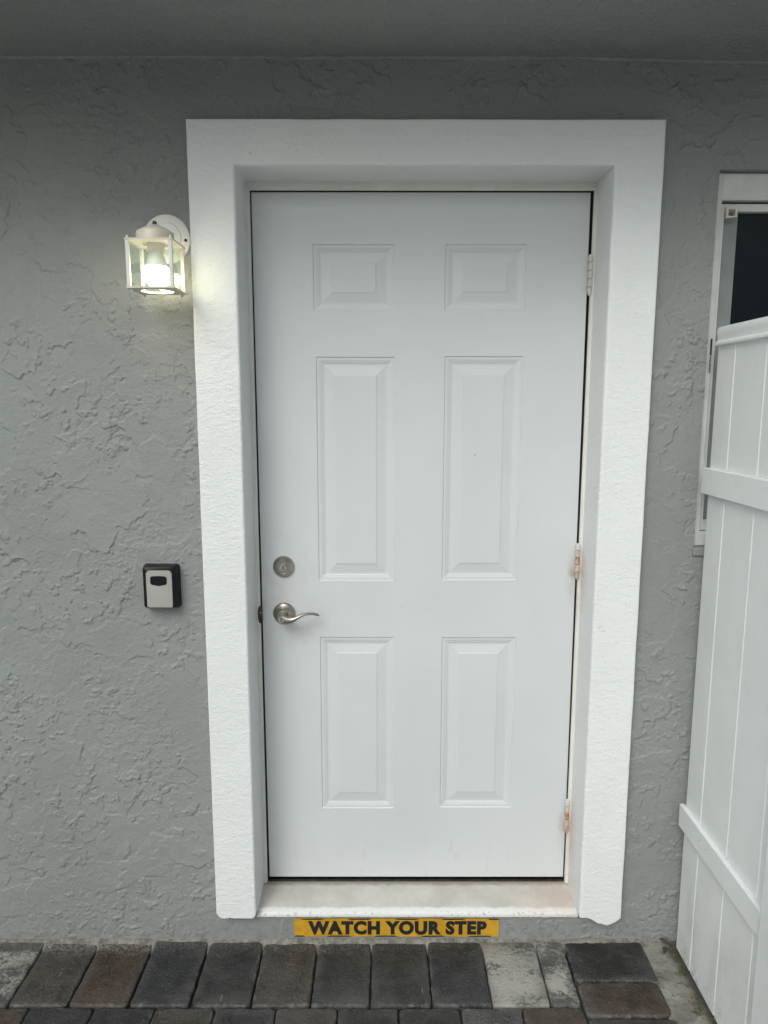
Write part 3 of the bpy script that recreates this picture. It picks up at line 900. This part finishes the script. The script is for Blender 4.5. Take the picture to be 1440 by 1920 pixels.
# ------------------------------------------------------------------ door leaf
DX1T, DX1B = 0.9042, 0.9092
DZ0, DZ1 = 0.1262, 2.1308
YD = 0.110
door = thing('entry_door', (0.454, 0.13, DZ0), 'white six-panel door with lever handle and deadbolt', 'door')
pan = [(0.1603, 0.3805, 1.8225, 1.9981), (0.5178, 0.7380, 1.8245, 1.9984),
       (0.1650, 0.3822, 1.0662, 1.7010), (0.5206, 0.7368, 1.0682, 1.7028),
       (0.1661, 0.3836, 0.3545, 0.8970), (0.5238, 0.7398, 0.3572, 0.8965)]
# stiles and rails: slab with six openings, right edge out of true by a few millimetres
m = MB()
xl = [0.0, 0.163, 0.382, 0.520, 0.738]
zs = [DZ0, 0.356, 0.8968, 1.067, 1.702, 1.8235, 1.9983, DZ1]
xs = xl + [1.0]
plate_with_holes(m, xs, zs, lambda i, j: i in (1, 3) and j in (1, 3, 5), YD, YD + 0.044)
# move every hole corner on to its own panel outline
def fix(p):
    x, y, z = p
    if abs(x) < 1e-6:
        return (0.0008 - 0.0025 * (z - DZ0) / (DZ1 - DZ0), y, z)
    if abs(x - 1.0) < 1e-6:
        t = (z - DZ0) / (DZ1 - DZ0)
        return (DX1B + (DX1T - DX1B) * t, y, z)
    for q in pan:
        for gx, xx in ((0.163, q[0]), (0.520, q[0]), (0.382, q[1]), (0.738, q[1])):
            if abs(x - gx) < 1e-6 and abs(gx - xx) < 0.006:
                for gz, zz in ((0.356, q[2]), (1.067, q[2]), (1.8235, q[2]), (0.8968, q[3]), (1.702, q[3]), (1.9983, q[3])):
                    if abs(z - gz) < 1e-6 and abs(gz - zz) < 0.004:
                        return (xx, y, zz)
    return p
m.v = [fix(p) for p in m.v]
leaf = m.build('door_leaf', 'door', door)
PP = [(0, 0), (0.0010, 0.0030), (0.0030, 0.0042), (0.0065, 0.0040), (0.0095, 0.0044), (0.0130, 0.0060), (0.0165, 0.0068), (0.0185, 0.0086),
      (0.0225, 0.0090), (0.0255, 0.0088), (0.0485, 0.0044), (0.0500, 0.0028), (0.0525, 0.0024)]
for (a, b, c, d) in pan:
    m = MB()
    rings = [[(a + s, YD + t * 0.75, c + s), (b - s, YD + t * 0.75, c + s), (b - s, YD + t * 0.75, d - s), (a + s, YD + t * 0.75, d - s)] for s, t in PP]
    m.loft(rings, True, False, True)
    m.build('panel', 'door', door)
# kick sweep
MB().box(0.003, 0.905, YD + 0.006, YD + 0.036, 0.1200, DZ0 + 0.002).build('door_sweep', 'rubber_and_shade', door)

# hinges
for i, (hx, z0, z1) in enumerate(HINGES):
    yb = 0.1000
    m = MB()
    m.lathe((hx, yb, z0), [(0.0036, 0.004), (0.0036, z1 - z0 - 0.004)], 'z', 12)
    m.box(hx - 0.001, hx + 0.0035, yb + 0.003, 0.122, z0 + 0.006, z1 - 0.006)
    h = m.build('hinge', 'hinge' if i == 0 else 'rust', door, smooth=True, origin=(hx, yb, z0))
    if i: tag(h, 'rusted ' + ('middle', 'bottom')[i - 1] + ' door hinge')
    L = (z1 - z0) / 5
    for k in range(5):
        a, b = k * L + 0.0007, (k + 1) * L - 0.0007
        prof_ = [(0.0058, a), (0.0070, a + 0.0012), (0.0072, (a + b) / 2), (0.0070, b - 0.0012), (0.0058, b)]
        if k == 0: prof_ = [(0.0030, a - 0.002), (0.0062, a + 0.004)] + prof_[2:]
        if k == 4: prof_ = prof_[:3] + [(0.0066, b - 0.003), (0.0042, b)]
        kn = MB().lathe((hx, yb, z0), prof_, 'z', 16).build('knuckle', 'hinge', h, smooth=True, origin=(hx, yb, z0 + a))
        kn['rust'] = (0.08, 0.08, 0.08, 0.03, 0.0)[k] if i == 0 else (0.75, 0.5, 1.0, 0.35, 0.0)[k]

# deadbolt
c = (0.0644, YD, 1.1088)
db = MB().lathe(c, [(0.0310, 0.0005), (0.0310, -0.004), (0.0296, -0.0065), (0.0225, -0.0145), (0.0205, -0.0165), (0.0188, -0.0165), (0.0182, -0.0150), (0.0180, -0.0105), (0.0002, -0.0105)], 'y', 40).build('deadbolt', 'nickel', door, smooth=True, origin=c)
MB().lathe(c, [(0.0105, -0.0100), (0.0105, -0.0128), (0.0098, -0.0138), (0.0002, -0.0138)], 'y', 28).build('lock_cylinder', 'nickel_lt', db, smooth=True, origin=c)
m = MB().lathe((c[0], c[1], c[2] + 0.0022), [(0.0021, -0.0136), (0.0021, -0.0144), (0.0002, -0.0144)], 'y', 12)
m.box(c[0] - 0.0011, c[0] + 0.0011, YD - 0.0143, YD - 0.0136, c[2] - 0.0075, c[2] + 0.0015)
m.build('keyhole', 'keyhole', db, origin=c)
# lever handle
c = (0.0631, YD, 0.9690)
ro = MB().lathe(c, [(0.0325, 0.0005), (0.0325, -0.003), (0.0315, -0.0055), (0.0280, -0.0075), (0.0185, -0.0150), (0.0165, -0.0180), (0.0160, -0.0225), (0.0150, -0.0240), (0.0130, -0.0240), (0.0002, -0.0240)], 'y', 40).build('door_handle', 'nickel', door, smooth=True, origin=c)
MB().lathe(c, [(0.0118, -0.0235), (0.0112, -0.030), (0.0118, -0.044), (0.0125, -0.050), (0.0002, -0.050)], 'y', 30).build('neck', 'nickel', ro, smooth=True, origin=c)
yl = YD - 0.055
path = [(0.0525, yl, 0.9690), (0.0560, yl, 0.9690), (0.0631, yl, 0.9684), (0.0722, yl, 0.9662), (0.0812, yl, 0.9646), (0.0900, yl, 0.9650), (0.0985, yl, 0.9676),
        (0.1070, yl, 0.9722), (0.1160, yl + 0.002, 0.9768), (0.1269, yl + 0.005, 0.9806), (0.1380, yl + 0.008, 0.9820), (0.1490, yl + 0.011, 0.9812), (0.1590, yl + 0.014, 0.9786), (0.1665, yl + 0.016, 0.9752), (0.1685, yl + 0.0165, 0.9738)]
rad = [(0.004, 0.004), (0.0095, 0.0065), (0.0125, 0.0080), (0.0120, 0.0080), (0.0105, 0.0078), (0.0088, 0.0072), (0.0072, 0.0066), (0.0056, 0.0062), (0.0046, 0.0060), (0.0040, 0.0060), (0.0037, 0.0060), (0.0035, 0.0058), (0.0035, 0.0056), (0.0032, 0.005), (0.0015, 0.003)]
MB().tube(path, rad, 16).build('lever', 'nickel', ro, smooth=True, origin=c)
kc = (c[0], yl - 0.0072, 0.9684)
MB().lathe(kc, [(0.0092, 0.004), (0.0092, -0.0010), (0.0086, -0.0018), (0.0002, -0.0018)], 'y', 26).build('lock_cylinder', 'nickel_lt', ro, smooth=True, origin=kc)
m = MB().lathe((kc[0], kc[1], kc[2] + 0.002), [(0.0019, -0.0016), (0.0019, -0.0024), (0.0002, -0.0024)], 'y', 12)
m.box(kc[0] - 0.001, kc[0] + 0.001, kc[1] - 0.0023, kc[1] - 0.0016, kc[2] - 0.0065, kc[2] + 0.0015)
m.build('keyhole', 'keyhole', ro, origin=c)
# screw-size spot of old hardware on the right stile panel
MB().lathe((0.6095, YD + 0.0016, 1.4305), [(0.0018, 0.0002), (0.0014, -0.0012), (0.0002, -0.0014)], 'y', 10).build('paint_chip', 'screw', door, smooth=True)

# ------------------------------------------------------------------ warning tape
SX0, SX1, SZ0, SZ1 = 0.0895, 0.6940, 0.0145, 0.0722
stick = thing('warning_sticker', (0.39, 0.0, SZ0), 'yellow and black WATCH YOUR STEP tape below the doorstep', 'sticker')
wav = lambda x, z: -0.0046 + 0.0009 * noise.noise(Vector((x * 16, z * 30, 2)))
def sheet(name, mat, poly_x, zlo, zhi, dy, parent):
    m = MB(); r0 = []
    for x in poly_x:
        r0.append([(x, wav(x, zlo) + dy, zlo), (x, wav(x, zhi) + dy, zhi), (x, wav(x, zhi) + dy + 0.0008, zhi), (x, wav(x, zlo) + dy + 0.0008, zlo)])
    m.loft(r0)
    return m.build(name, mat, parent)
xs_ = [SX0 + (SX1 - SX0) * i / 60 for i in range(61)]
m = MB(); r0 = []
for i, x in enumerate(xs_):
    zl = SZ0 + 0.0012 * noise.noise(Vector((x * 20, 1, 1))); zh = SZ1 + 0.0010 * noise.noise(Vector((x * 14, 4, 1)))
    r0.append([(x, wav(x, zl), zl), (x, wav(x, zh), zh), (x, wav(x, zh) + 0.003, zh), (x, wav(x, zl) + 0.003, zl)])
m.loft(r0); m.build('tape', 'tape', stick)
px = lambda u: SX0 + (u - 42) / (1390 - 42) * (SX1 - SX0)
for a, b in ((85, 240), (395, 550), (705, 860), (1010, 1165), (1320, 1389)):
    xx = [px(a + (b - a) * i / 8) for i in range(9)]
    m = MB(); r0 = []
    for i, x in enumerate(xx):
        s = -0.0030 if i in (0,) else -0.0
        zl = SZ1 - 0.0028 - s * 0.9; zh = SZ1 + 0.0003 + (0.0 if i < 8 else 0.0)
        if i == 8: zl = SZ1 - 0.0004
        r0.append([(x, wav(x, zl) - 0.0006, zl), (x, wav(x, zh) - 0.0006, zh), (x, wav(x, zh) + 0.0004, zh), (x, wav(x, zl) + 0.0004, zl)])
    m.loft(r0); m.build('border_dash', 'ink', stick)
for a, b in ((43, 110), (258, 415), (570, 725), (880, 1035), (1190, 1340)):
    xx = [px(a + (b - a) * i / 8) for i in range(9)]
    m = MB(); r0 = []
    for i, x in enumerate(xx):
        zl = SZ0 - 0.0002; zh = SZ0 + (0.0030 if i < 8 else 0.0006)
        if i == 0: zh = SZ0 + 0.001
        r0.append([(x, wav(x, zl) - 0.0006, zl), (x, wav(x, zh) - 0.0006, zh), (x, wav(x, zh) + 0.0004, zh), (x, wav(x, zl) + 0.0004, zl)])
    m.loft(r0); m.build('border_dash', 'ink', stick)


def text_mesh(body, x0, x1, z0, z1, y, offset, wave=None):
    cu = bpy.data.curves.new('lettering', 'FONT')
    cu.body = body; cu.size = 1.0; cu.offset = offset; cu.extrude = 0.0; cu.resolution_u = 4
    cu.space_character = 1.12
    to = bpy.data.objects.new('lettering_source', cu)
    C.objects.link(to)
    bpy.context.view_layer.update()
    me = bpy.data.meshes.new_from_object(to.evaluated_get(bpy.context.evaluated_depsgraph_get()))
    bpy.data.objects.remove(to)
    bm = bmesh.new(); bm.from_mesh(me)
    bmesh.ops.triangulate(bm, faces=bm.faces)
    bmesh.ops.subdivide_edges(bm, edges=[e for e in bm.edges if e.calc_length() > 0.25], cuts=2)
    xs = [v.co.x for v in bm.verts]; ys = [v.co.y for v in bm.verts]
    ax, bx, ay, by = min(xs), max(xs), min(ys), max(ys)
    m = MB()
    idx = {}
    for v in bm.verts:
        X = x0 + (v.co.x - ax) / (bx - ax) * (x1 - x0); Z = z0 + (v.co.y - ay) / (by - ay) * (z1 - z0)
        idx[v.index] = len(m.v)
        m.v.append((X, (wave(X, Z) if wave else 0) + y, Z))
    bm.faces.ensure_lookup_table(); bm.verts.index_update()
    m.f = [tuple(v.index for v in f.verts) for f in bm.faces]
    bm.free()
    return m
m = text_mesh('WATCH YOUR STEP', 0.1305, 0.6580, 0.0210, 0.0664, -0.0010, 0.060, wav)
m.build('lettering', 'ink', stick)

# ------------------------------------------------------------------ wall lantern
lc = (-0.197, -0.105)
lan = thing('wall_lantern', (lc[0], 0.0, 1.98), 'lit white carriage lantern with clear glass on the stucco left of the door', 'wall lamp')
pc = (-0.1975, 0.0, 1.9845)
bp = MB().lathe(pc, [(0.0600, 0.003), (0.0600, -0.008), (0.0590, -0.0115), (0.0560, -0.0135), (0.0400, -0.0170), (0.0385, -0.0200), (0.0300, -0.0225), (0.0002, -0.0225)], 'y', 48).build('backplate', 'lampwhite', lan, smooth=True)
for s in (-1, 1):
    sc = (pc[0] + s * 0.0495, -0.0150, pc[2] - 0.004)
    MB().lathe(sc, [(0.0040, 0.002), (0.0038, -0.0012), (0.0022, -0.0022), (0.0002, -0.0022)], 'y', 12).build('screw', 'screw', bp, smooth=True)
MB().tube([(pc[0], -0.018, 1.9800), (pc[0], -0.040, 1.9800), (pc[0], -0.060, 1.9795), (pc[0], -0.085, 1.9780)], [0.013, 0.011, 0.0115, 0.013], 18).build('arm', 'lampcream', lan, smooth=True)
hs_ = 0.0515
ZT0, ZT1, ZB0, ZB1 = 1.9515, 1.9555, 1.8420, 1.8462
cap = MB().lathe((lc[0], lc[1], 0), [(0.0440, ZT1 - 0.001), (0.0440, ZT1 + 0.021), (0.0425, ZT1 + 0.0235), (0.0300, ZT1 + 0.0310), (0.0160, ZT1 + 0.0375), (0.0080, ZT1 + 0.0410), (0.0002, ZT1 + 0.0415)], 'z', 40).build('cap', 'lampcream', lan, smooth=True)
MB().lathe((lc[0], lc[1], ZT1 + 0.0405), [(0.0052, 0), (0.0056, 0.002), (0.0052, 0.006), (0.0038, 0.0085), (0.0002, 0.009)], 'z', 10).build('finial_nut', 'screw', cap)


def lamp_plate(z0, z1, hole, name, par):
    m = MB()
    n = 48
    def sq(a, h):
        c, s = math.cos(a), math.sin(a)
        k = h / max(abs(c), abs(s))
        return c * k, s * k
    rings = []
    for (kind, z) in (('o', z0), ('o', z1), ('i', z1), ('i', z0), ('o', z0)):
        rg = []
        for i in range(n):
            a = 2 * math.pi * (i + 0.0) / n + math.pi / 4
            if kind == 'o': u, v = sq(a, hs_ + 0.0045)
            else: u, v = hole * math.cos(a), hole * math.sin(a)
            rg.append((lc[0] + u, lc[1] + v, z))
        rings.append(rg)
    m.loft(rings, True, False, False)
    return m.build(name, 'lampcream', par)
lamp_plate(ZT0, ZT1, 0.030, 'top_plate', lan)
lamp_plate(ZB0, ZB1, 0.0385, 'bottom_plate', lan)
for sx_ in (-1, 1):
    for sy_ in (-1, 1):
        px_, py_ = lc[0] + sx_ * (hs_ - 0.001), lc[1] + sy_ * (hs_ - 0.001)
        post = MB()
        post.box(px_ - 0.0042, px_ + 0.0042, py_ - 0.0042, py_ + 0.0042, ZB1, ZT0)
        po = post.build('corner_post', 'lampwhite', lan, 0.001)
        MB().lathe((px_, py_, ZT1), [(0.0026, -0.001), (0.0026, 0.004), (0.0018, 0.0065), (0.0002, 0.0070)], 'z', 10).build('top_pin', 'lampwhite', po, smooth=True)
        MB().lathe((px_ * 1.0 - sx_ * 0.004, py_ - sy_ * 0.004, ZB0), [(0.0030, 0.001), (0.0034, -0.004), (0.0028, -0.0065), (0.0002, -0.007)], 'z', 10).build('bottom_nut', 'lampwhite', po, smooth=True)
g = hs_ - 0.0030
e = hs_ - 0.0055
for (ax_, s) in (('x', -1), ('x', 1), ('y', -1), ('y', 1)):
    m = MB()
    if ax_ == 'x': m.box(lc[0] + s * g - 0.0008, lc[0] + s * g + 0.0008, lc[1] - e, lc[1] + e, ZB1, ZT0)
    else: m.box(lc[0] - e, lc[0] + e, lc[1] + s * g - 0.0008, lc[1] + s * g + 0.0008, ZB1, ZT0)
    m.build('glass_pane', 'clear_lantern_glass', lan)
MB().lathe((lc[0], lc[1], 0), [(0.0195, 1.956), (0.0200, 1.934), (0.0190, 1.932), (0.0002, 1.932)], 'z', 28).build('socket', 'lampcream', lan, smooth=True)
bulb = MB().lathe((lc[0], lc[1], 0), [(0.0150, 1.936), (0.0175, 1.928), (0.0225, 1.912), (0.0262, 1.9005), (0.0268, 1.8990), (0.0002, 1.8990)], 'z', 32).build('bulb_collar', 'bulbcollar', lan, smooth=True)
MB().lathe((lc[0], lc[1], 0), [(0.0274, 1.8988), (0.0296, 1.890), (0.0292, 1.878), (0.0262, 1.866), (0.0205, 1.857), (0.0120, 1.852), (0.0002, 1.8505)], 'z', 32).build('bulb_globe', 'bulb', bulb, smooth=True)

# ------------------------------------------------------------------ key lock box
kb = thing('key_lock_box', (-0.249, 0.0, 1.02), 'small black key lock box with grey plate left of the door', 'lock box')
m = MB()
def ringbox(x0, x1, z0, z1, y, r):
    return [(a, y, b) for a, b in rrect(x0, x1, z0, z1, r, 4)]
m.loft([ringbox(-0.2990, -0.2010, 1.0215, 1.1435, 0.004, 0.008), ringbox(-0.2985, -0.2015, 1.0220, 1.1430, -0.014, 0.008),
        ringbox(-0.2925, -0.2055, 1.0280, 1.1420, -0.0330, 0.008), ringbox(-0.2912, -0.2070, 1.0295, 1.1413, -0.0400, 0.007), ringbox(-0.2880, -0.2095, 1.0315, 1.1385, -0.0425, 0.005)])
body = m.build('case', 'boxblack', kb, smooth=True)
m = MB()
out = rrect(-0.2815, -0.2130, 1.0318, 1.1335, (0.0015, 0.0015, 0.011, 0.011), 5)
# thumb window outline, dipping in the middle of its lower edge
win = []
wx0, wx1, wz0, wz1 = -0.2712, -0.2262, 1.0925, 1.1180
for k in range(24):
    t = k / 24 * 2 * math.pi
    cxx, szz = math.cos(t), math.sin(t)
    p = 0.42
    X = (wx0 + wx1) / 2 + (wx1 - wx0) / 2 * math.copysign(abs(cxx) ** p, cxx)
    Zz = (wz0 + wz1) / 2 + (wz1 - wz0) / 2 * math.copysign(abs(szz) ** p, szz)
    if szz < -0.6: Zz -= 0.0022 * max(0, math.cos((X - (wx0 + wx1) / 2) / 0.011 * math.pi / 2)) if abs(X - (wx0 + wx1) / 2) < 0.011 else 0
    win.append((X, Zz))
m.loft([[(a, -0.0415, b) for a, b in out], [(a, -0.0448, b) for a, b in out]], True, False, False)
# front: resample both outlines by angle about the window centre
ccx, ccz = (wx0 + wx1) / 2, (wz0 + wz1) / 2
def by_angle(pts, n=72):
    res = []
    for k in range(n):
        a = 2 * math.pi * k / n
        d = Vector((math.cos(a), math.sin(a)))
        best = None
        for i in range(len(pts)):
            p = Vector(pts[i]) - Vector((ccx, ccz)); q_ = Vector(pts[(i + 1) % len(pts)]) - Vector((ccx, ccz))
            den = d.x * (q_.y - p.y) - d.y * (q_.x - p.x)
            if abs(den) < 1e-12: continue
            t = (p.x * (q_.y - p.y) - p.y * (q_.x - p.x)) / den
            s = (p.x * d.y - p.y * d.x) / den
            if t > 0 and -1e-6 <= s <= 1 + 1e-6:
                best = t if best is None else min(best, t)
        res.append((ccx + d.x * best, ccz + d.y * best))
    return res
oo, ww = by_angle(out), by_angle(win)
# keep true corners on the outer outline
m.loft([[(a, -0.0415, b) for a, b in oo], [(a, -0.0449, b) for a, b in oo], [(a, -0.0449, b) for a, b in ww], [(a, -0.0420, b) for a, b in ww]], True, False, False)
m.build('cover_plate', 'boxsilver', kb)
MB().loft([[(a, -0.0424, b) for a, b in by_angle(win, 40)], [(a, -0.0435, b) for a, b in by_angle(win, 40)]]).build('thumb_window', 'boxblack', kb)

# ------------------------------------------------------------------ window
win_t = thing('window', (1.6, 0.03, 1.19), 'white framed window with dark glass behind the fence', 'window')
YW = 0.016
m = MB().box(WX0 + 0.002, WX0 + 0.0200, YW, 0.12, WZ0 + 0.006, WZ1 - 0.002)
m.build('jamb', 'winwhite', win_t, 0.0015)
MB().box(WX1 - 0.02, WX1 - 0.002, YW, 0.12, WZ0 + 0.006, WZ1 - 0.002).build('jamb', 'winwhite', win_t, 0.0015)
MB().box(WX0 + 0.0205, WX1 - 0.0205, YW + 0.002, 0.12, 2.087, WZ1 - 0.002).build('head', 'winwhite', win_t, 0.0015)
MB().box(WX0 + 0.0205, WX1 - 0.0205, YW + 0.002, 0.12, WZ0 + 0.006, WZ0 + 0.045).build('sill_rail', 'winwhite', win_t, 0.0015)
MB().box(WX0 - 0.004, WX1, -0.010, 0.10, WZ0 - 0.018, WZ0 + 0.004).build('ledge', 'stucco', win_t, 0.003)
m = MB()
m.box(WX0 + 0.0225, WX0 + 0.0330, YW + 0.012, 0.06, WZ0 + 0.047, 2.080)
m.box(WX0 + 0.0332, WX1 - 0.0232, YW + 0.012, 0.06, 2.062, 2.080)
m.box(WX0 + 0.0332, WX1 - 0.0232, YW + 0.012, 0.06, WZ0 + 0.047, WZ0 + 0.075)
m.box(WX1 - 0.023, WX1 - 0.0225, YW + 0.012, 0.06, WZ0 + 0.047, 2.080)
sash = m.build('sash', 'winwhite', win_t, 0.001)
MB().box(WX0 + 0.0755, WX1 - 0.0235, 0.046, 0.050, WZ0 + 0.076, 2.0615).build('glass_pane', 'window_glass', sash)
MB().box(WX0 + 0.0335, WX0 + 0.0750, 0.042, 0.10, WZ0 + 0.05, 2.0615).build('inner_stile', 'winshade', win_t)  # strip in shade, the shade put into its grey colour
# dark slatted blind behind the glass
for k in range(7):
    xa = WX0 + 0.091 + k * 0.108
    MB().box(xa, xa + 0.103, 0.135 + 0.01 * (k % 2), 0.139 + 0.01 * (k % 2), WZ0 + 0.02, WZ1 - 0.02).build('blind_slat', 'curtain', win_t)
MB().box(WX0 - 0.03, WX1 + 0.03, 0.218, 0.23, WZ0 - 0.03, WZ1 + 0.03).build('inner_backing', 'dark', win_t)
# small square latch ring in the top corner
m = MB()
a, b, c_, d = 1.2285, 1.2560, 2.0440, 2.0700
t = 0.0048
yy0, yy1 = YW + 0.002, YW + 0.012
m.loft([[(a, yy0, c_), (b, yy0, c_ + 0.002), (b, yy0, d), (a, yy0, d)], [(a, yy1, c_), (b, yy1, c_ + 0.002), (b, yy1, d), (a, yy1, d)],
        [(a + t, yy1, c_ + t), (b - t, yy1, c_ + t), (b - t, yy1, d - t), (a + t, yy1, d - t)], [(a + t, yy0, c_ + t), (b - t, yy0, c_ + t), (b - t, yy0, d - t), (a + t, yy0, d - t)],
        [(a, yy0, c_), (b, yy0, c_ + 0.002), (b, yy0, d), (a, yy0, d)]], True, False, False)
m.build('latch_ring', 'lampcream', win_t)
# printed maker's strip on the jamb
lb = MB().box(1.2090, 1.2136, YW - 0.0008, YW + 0.0002, 1.7000, 1.7425).build('printed_strip', 'ink', win_t)
rg = random.Random(3)
z = 1.697
while z > 1.653:
    h = rg.uniform(0.0018, 0.0034)
    MB().box(1.2092, 1.2130, YW - 0.0007, YW + 0.0002, z - h, z).build('print_mark', 'ink', win_t)
    z -= h + rg.uniform(0.0012, 0.0024)

# ------------------------------------------------------------------ white vinyl fence
GX = 1.2045
fence = thing('vinyl_fence', (GX, -0.3, 0.0), 'white vinyl board fence running out from the wall on the right', 'fence')
def board(y0, y1, z0, z1):
    ch = 0.0035
    m = MB()
    sec = [(GX + ch, y0), (GX, y0 + ch * 0.8), (GX, y1 - ch * 0.8), (GX + ch, y1), (GX + 0.020, y1), (GX + 0.020, y0)]
    m.loft([[(a, b, z0) for a, b in sec], [(a, b, z1) for a, b in sec]])
    return m.build('board', 'vinyl', fence)
ys = [-0.039, -0.1330, -0.2780, -0.4230, -0.470]
for a, b in zip(ys[:-1], ys[1:]):
    board(b + 0.0006, a - 0.0006, 0.012, 1.722)
# top cap: rounded crown over a stepped lip
sec = [(GX - 0.006, 1.7185), (GX - 0.0090, 1.7205), (GX - 0.0098, 1.7245), (GX - 0.0085, 1.7285), (GX - 0.0045, 1.7315), (GX - 0.0038, 1.740), (GX - 0.0058, 1.748), (GX - 0.0060, 1.758),
       (GX - 0.003, 1.7645), (GX + 0.005, 1.7675), (GX + 0.018, 1.7675), (GX + 0.026, 1.7645), (GX + 0.030, 1.758), (GX + 0.030, 1.7185)]
MB().loft([[(a, -0.470, b) for a, b in sec], [(a, -0.042, b) for a, b in sec]]).build('top_cap', 'vinyl', fence, smooth=True)
for z0, z1, ye in ((1.3405, 1.4085, -0.028), (0.3900, 0.4560, -0.030)):
    m = MB().box(GX - 0.0135, GX + 0.0005, -0.470, ye, z0, z1)
    r = m.build('rail', 'vinyl', fence, 0.0022, 3)
    if z0 < 1:
        for yy in (-0.16, -0.20):
            MB().lathe((GX - 0.0135, yy, 0.428), [(0.0016, 0.0005), (0.0012, -0.0005), (0.0002, -0.0006)], 'x', 8).build('screw', 'screw', r)
m = MB().box(GX - 0.0180, GX + 0.100, -0.600, -0.4705, -0.02, 1.83)
post = m.build('post', 'vinyl', fence, 0.004, 3)
m = MB()
m.loft([[(GX - 0.028, -0.610, z), (GX + 0.110, -0.610, z), (GX + 0.110, -0.460, z), (GX - 0.028, -0.460, z)] for z in (1.8305, 1.850)] +
       [[(GX + 0.036, -0.540, 1.885), (GX + 0.046, -0.540, 1.885), (GX + 0.046, -0.530, 1.885), (GX + 0.036, -0.530, 1.885)]])
m.build('post_cap', 'vinyl', post)

# ------------------------------------------------------------------ litter in the corner
def leaf(p, L, W, rz, lab):
    m = MB()
    n = 6
    top = []
    for i in range(n + 1):
        t = i / n
        wv = W * math.sin(math.pi * min(1, t * 0.95 + 0.03)) ** 0.8
        z = 0.004 * math.sin(t * 3.0) + 0.002
        c, s = math.cos(rz), math.sin(rz)
        row = []
        for q_, dz in ((-1, 0.003), (0, 0.0), (1, 0.004)):
            lx, ly = (t - 0.5) * L, q_ * wv * 0.5
            row.append((p[0] + lx * c - ly * s, p[1] + lx * s + ly * c, p[2] + z + dz))
        top.append(row)
    rings = [[*r, *[(a, b, c_ - 0.0008) for a, b, c_ in r[::-1]]] for r in top]
    m.loft(rings)
    o = m.build('dry_leaf', 'leaf', smooth=True, origin=p)
    return tag(o, lab, 'leaf')
leaf((1.183, -0.018, 0.004), 0.036, 0.011, -0.8, 'curled dark dry leaf in the corner of wall and fence')
leaf((1.170, -0.048, 0.002), 0.022, 0.015, 0.9, 'small broad dry leaf on the concrete just below the corner')
mo = MB()
rg = random.Random(11)
for (cx_, cy_, sp_, nn) in ((1.194, -0.112, 0.010, 60), (1.196, -0.05, 0.008, 20), (1.19, -0.235, 0.016, 50), (1.196, -0.30, 0.014, 40)):
    for k in range(nn):
        x_, y_ = cx_ + rg.gauss(0, sp_ * 0.6), cy_ + rg.gauss(0, sp_)
        s_ = rg.uniform(0.0008, 0.0026)
        z_ = -0.004 + 0.003 * noise.noise(Vector((x_ * 9, y_ * 9, 1)))
        mo.add([(x_ - s_, y_ - s_, z_), (x_ + s_, y_ - s_, z_), (x_, y_ + s_, z_), (x_, y_, z_ + s_ * 1.6)], [(0, 1, 3), (1, 2, 3), (2, 0, 3), (0, 2, 1)])
tag(mo.build('moss', 'moss'), 'specks of moss and dirt along the fence foot', 'moss', kind='stuff')

for o in bpy.data.objects:
    if '_w' in o: del o['_w']
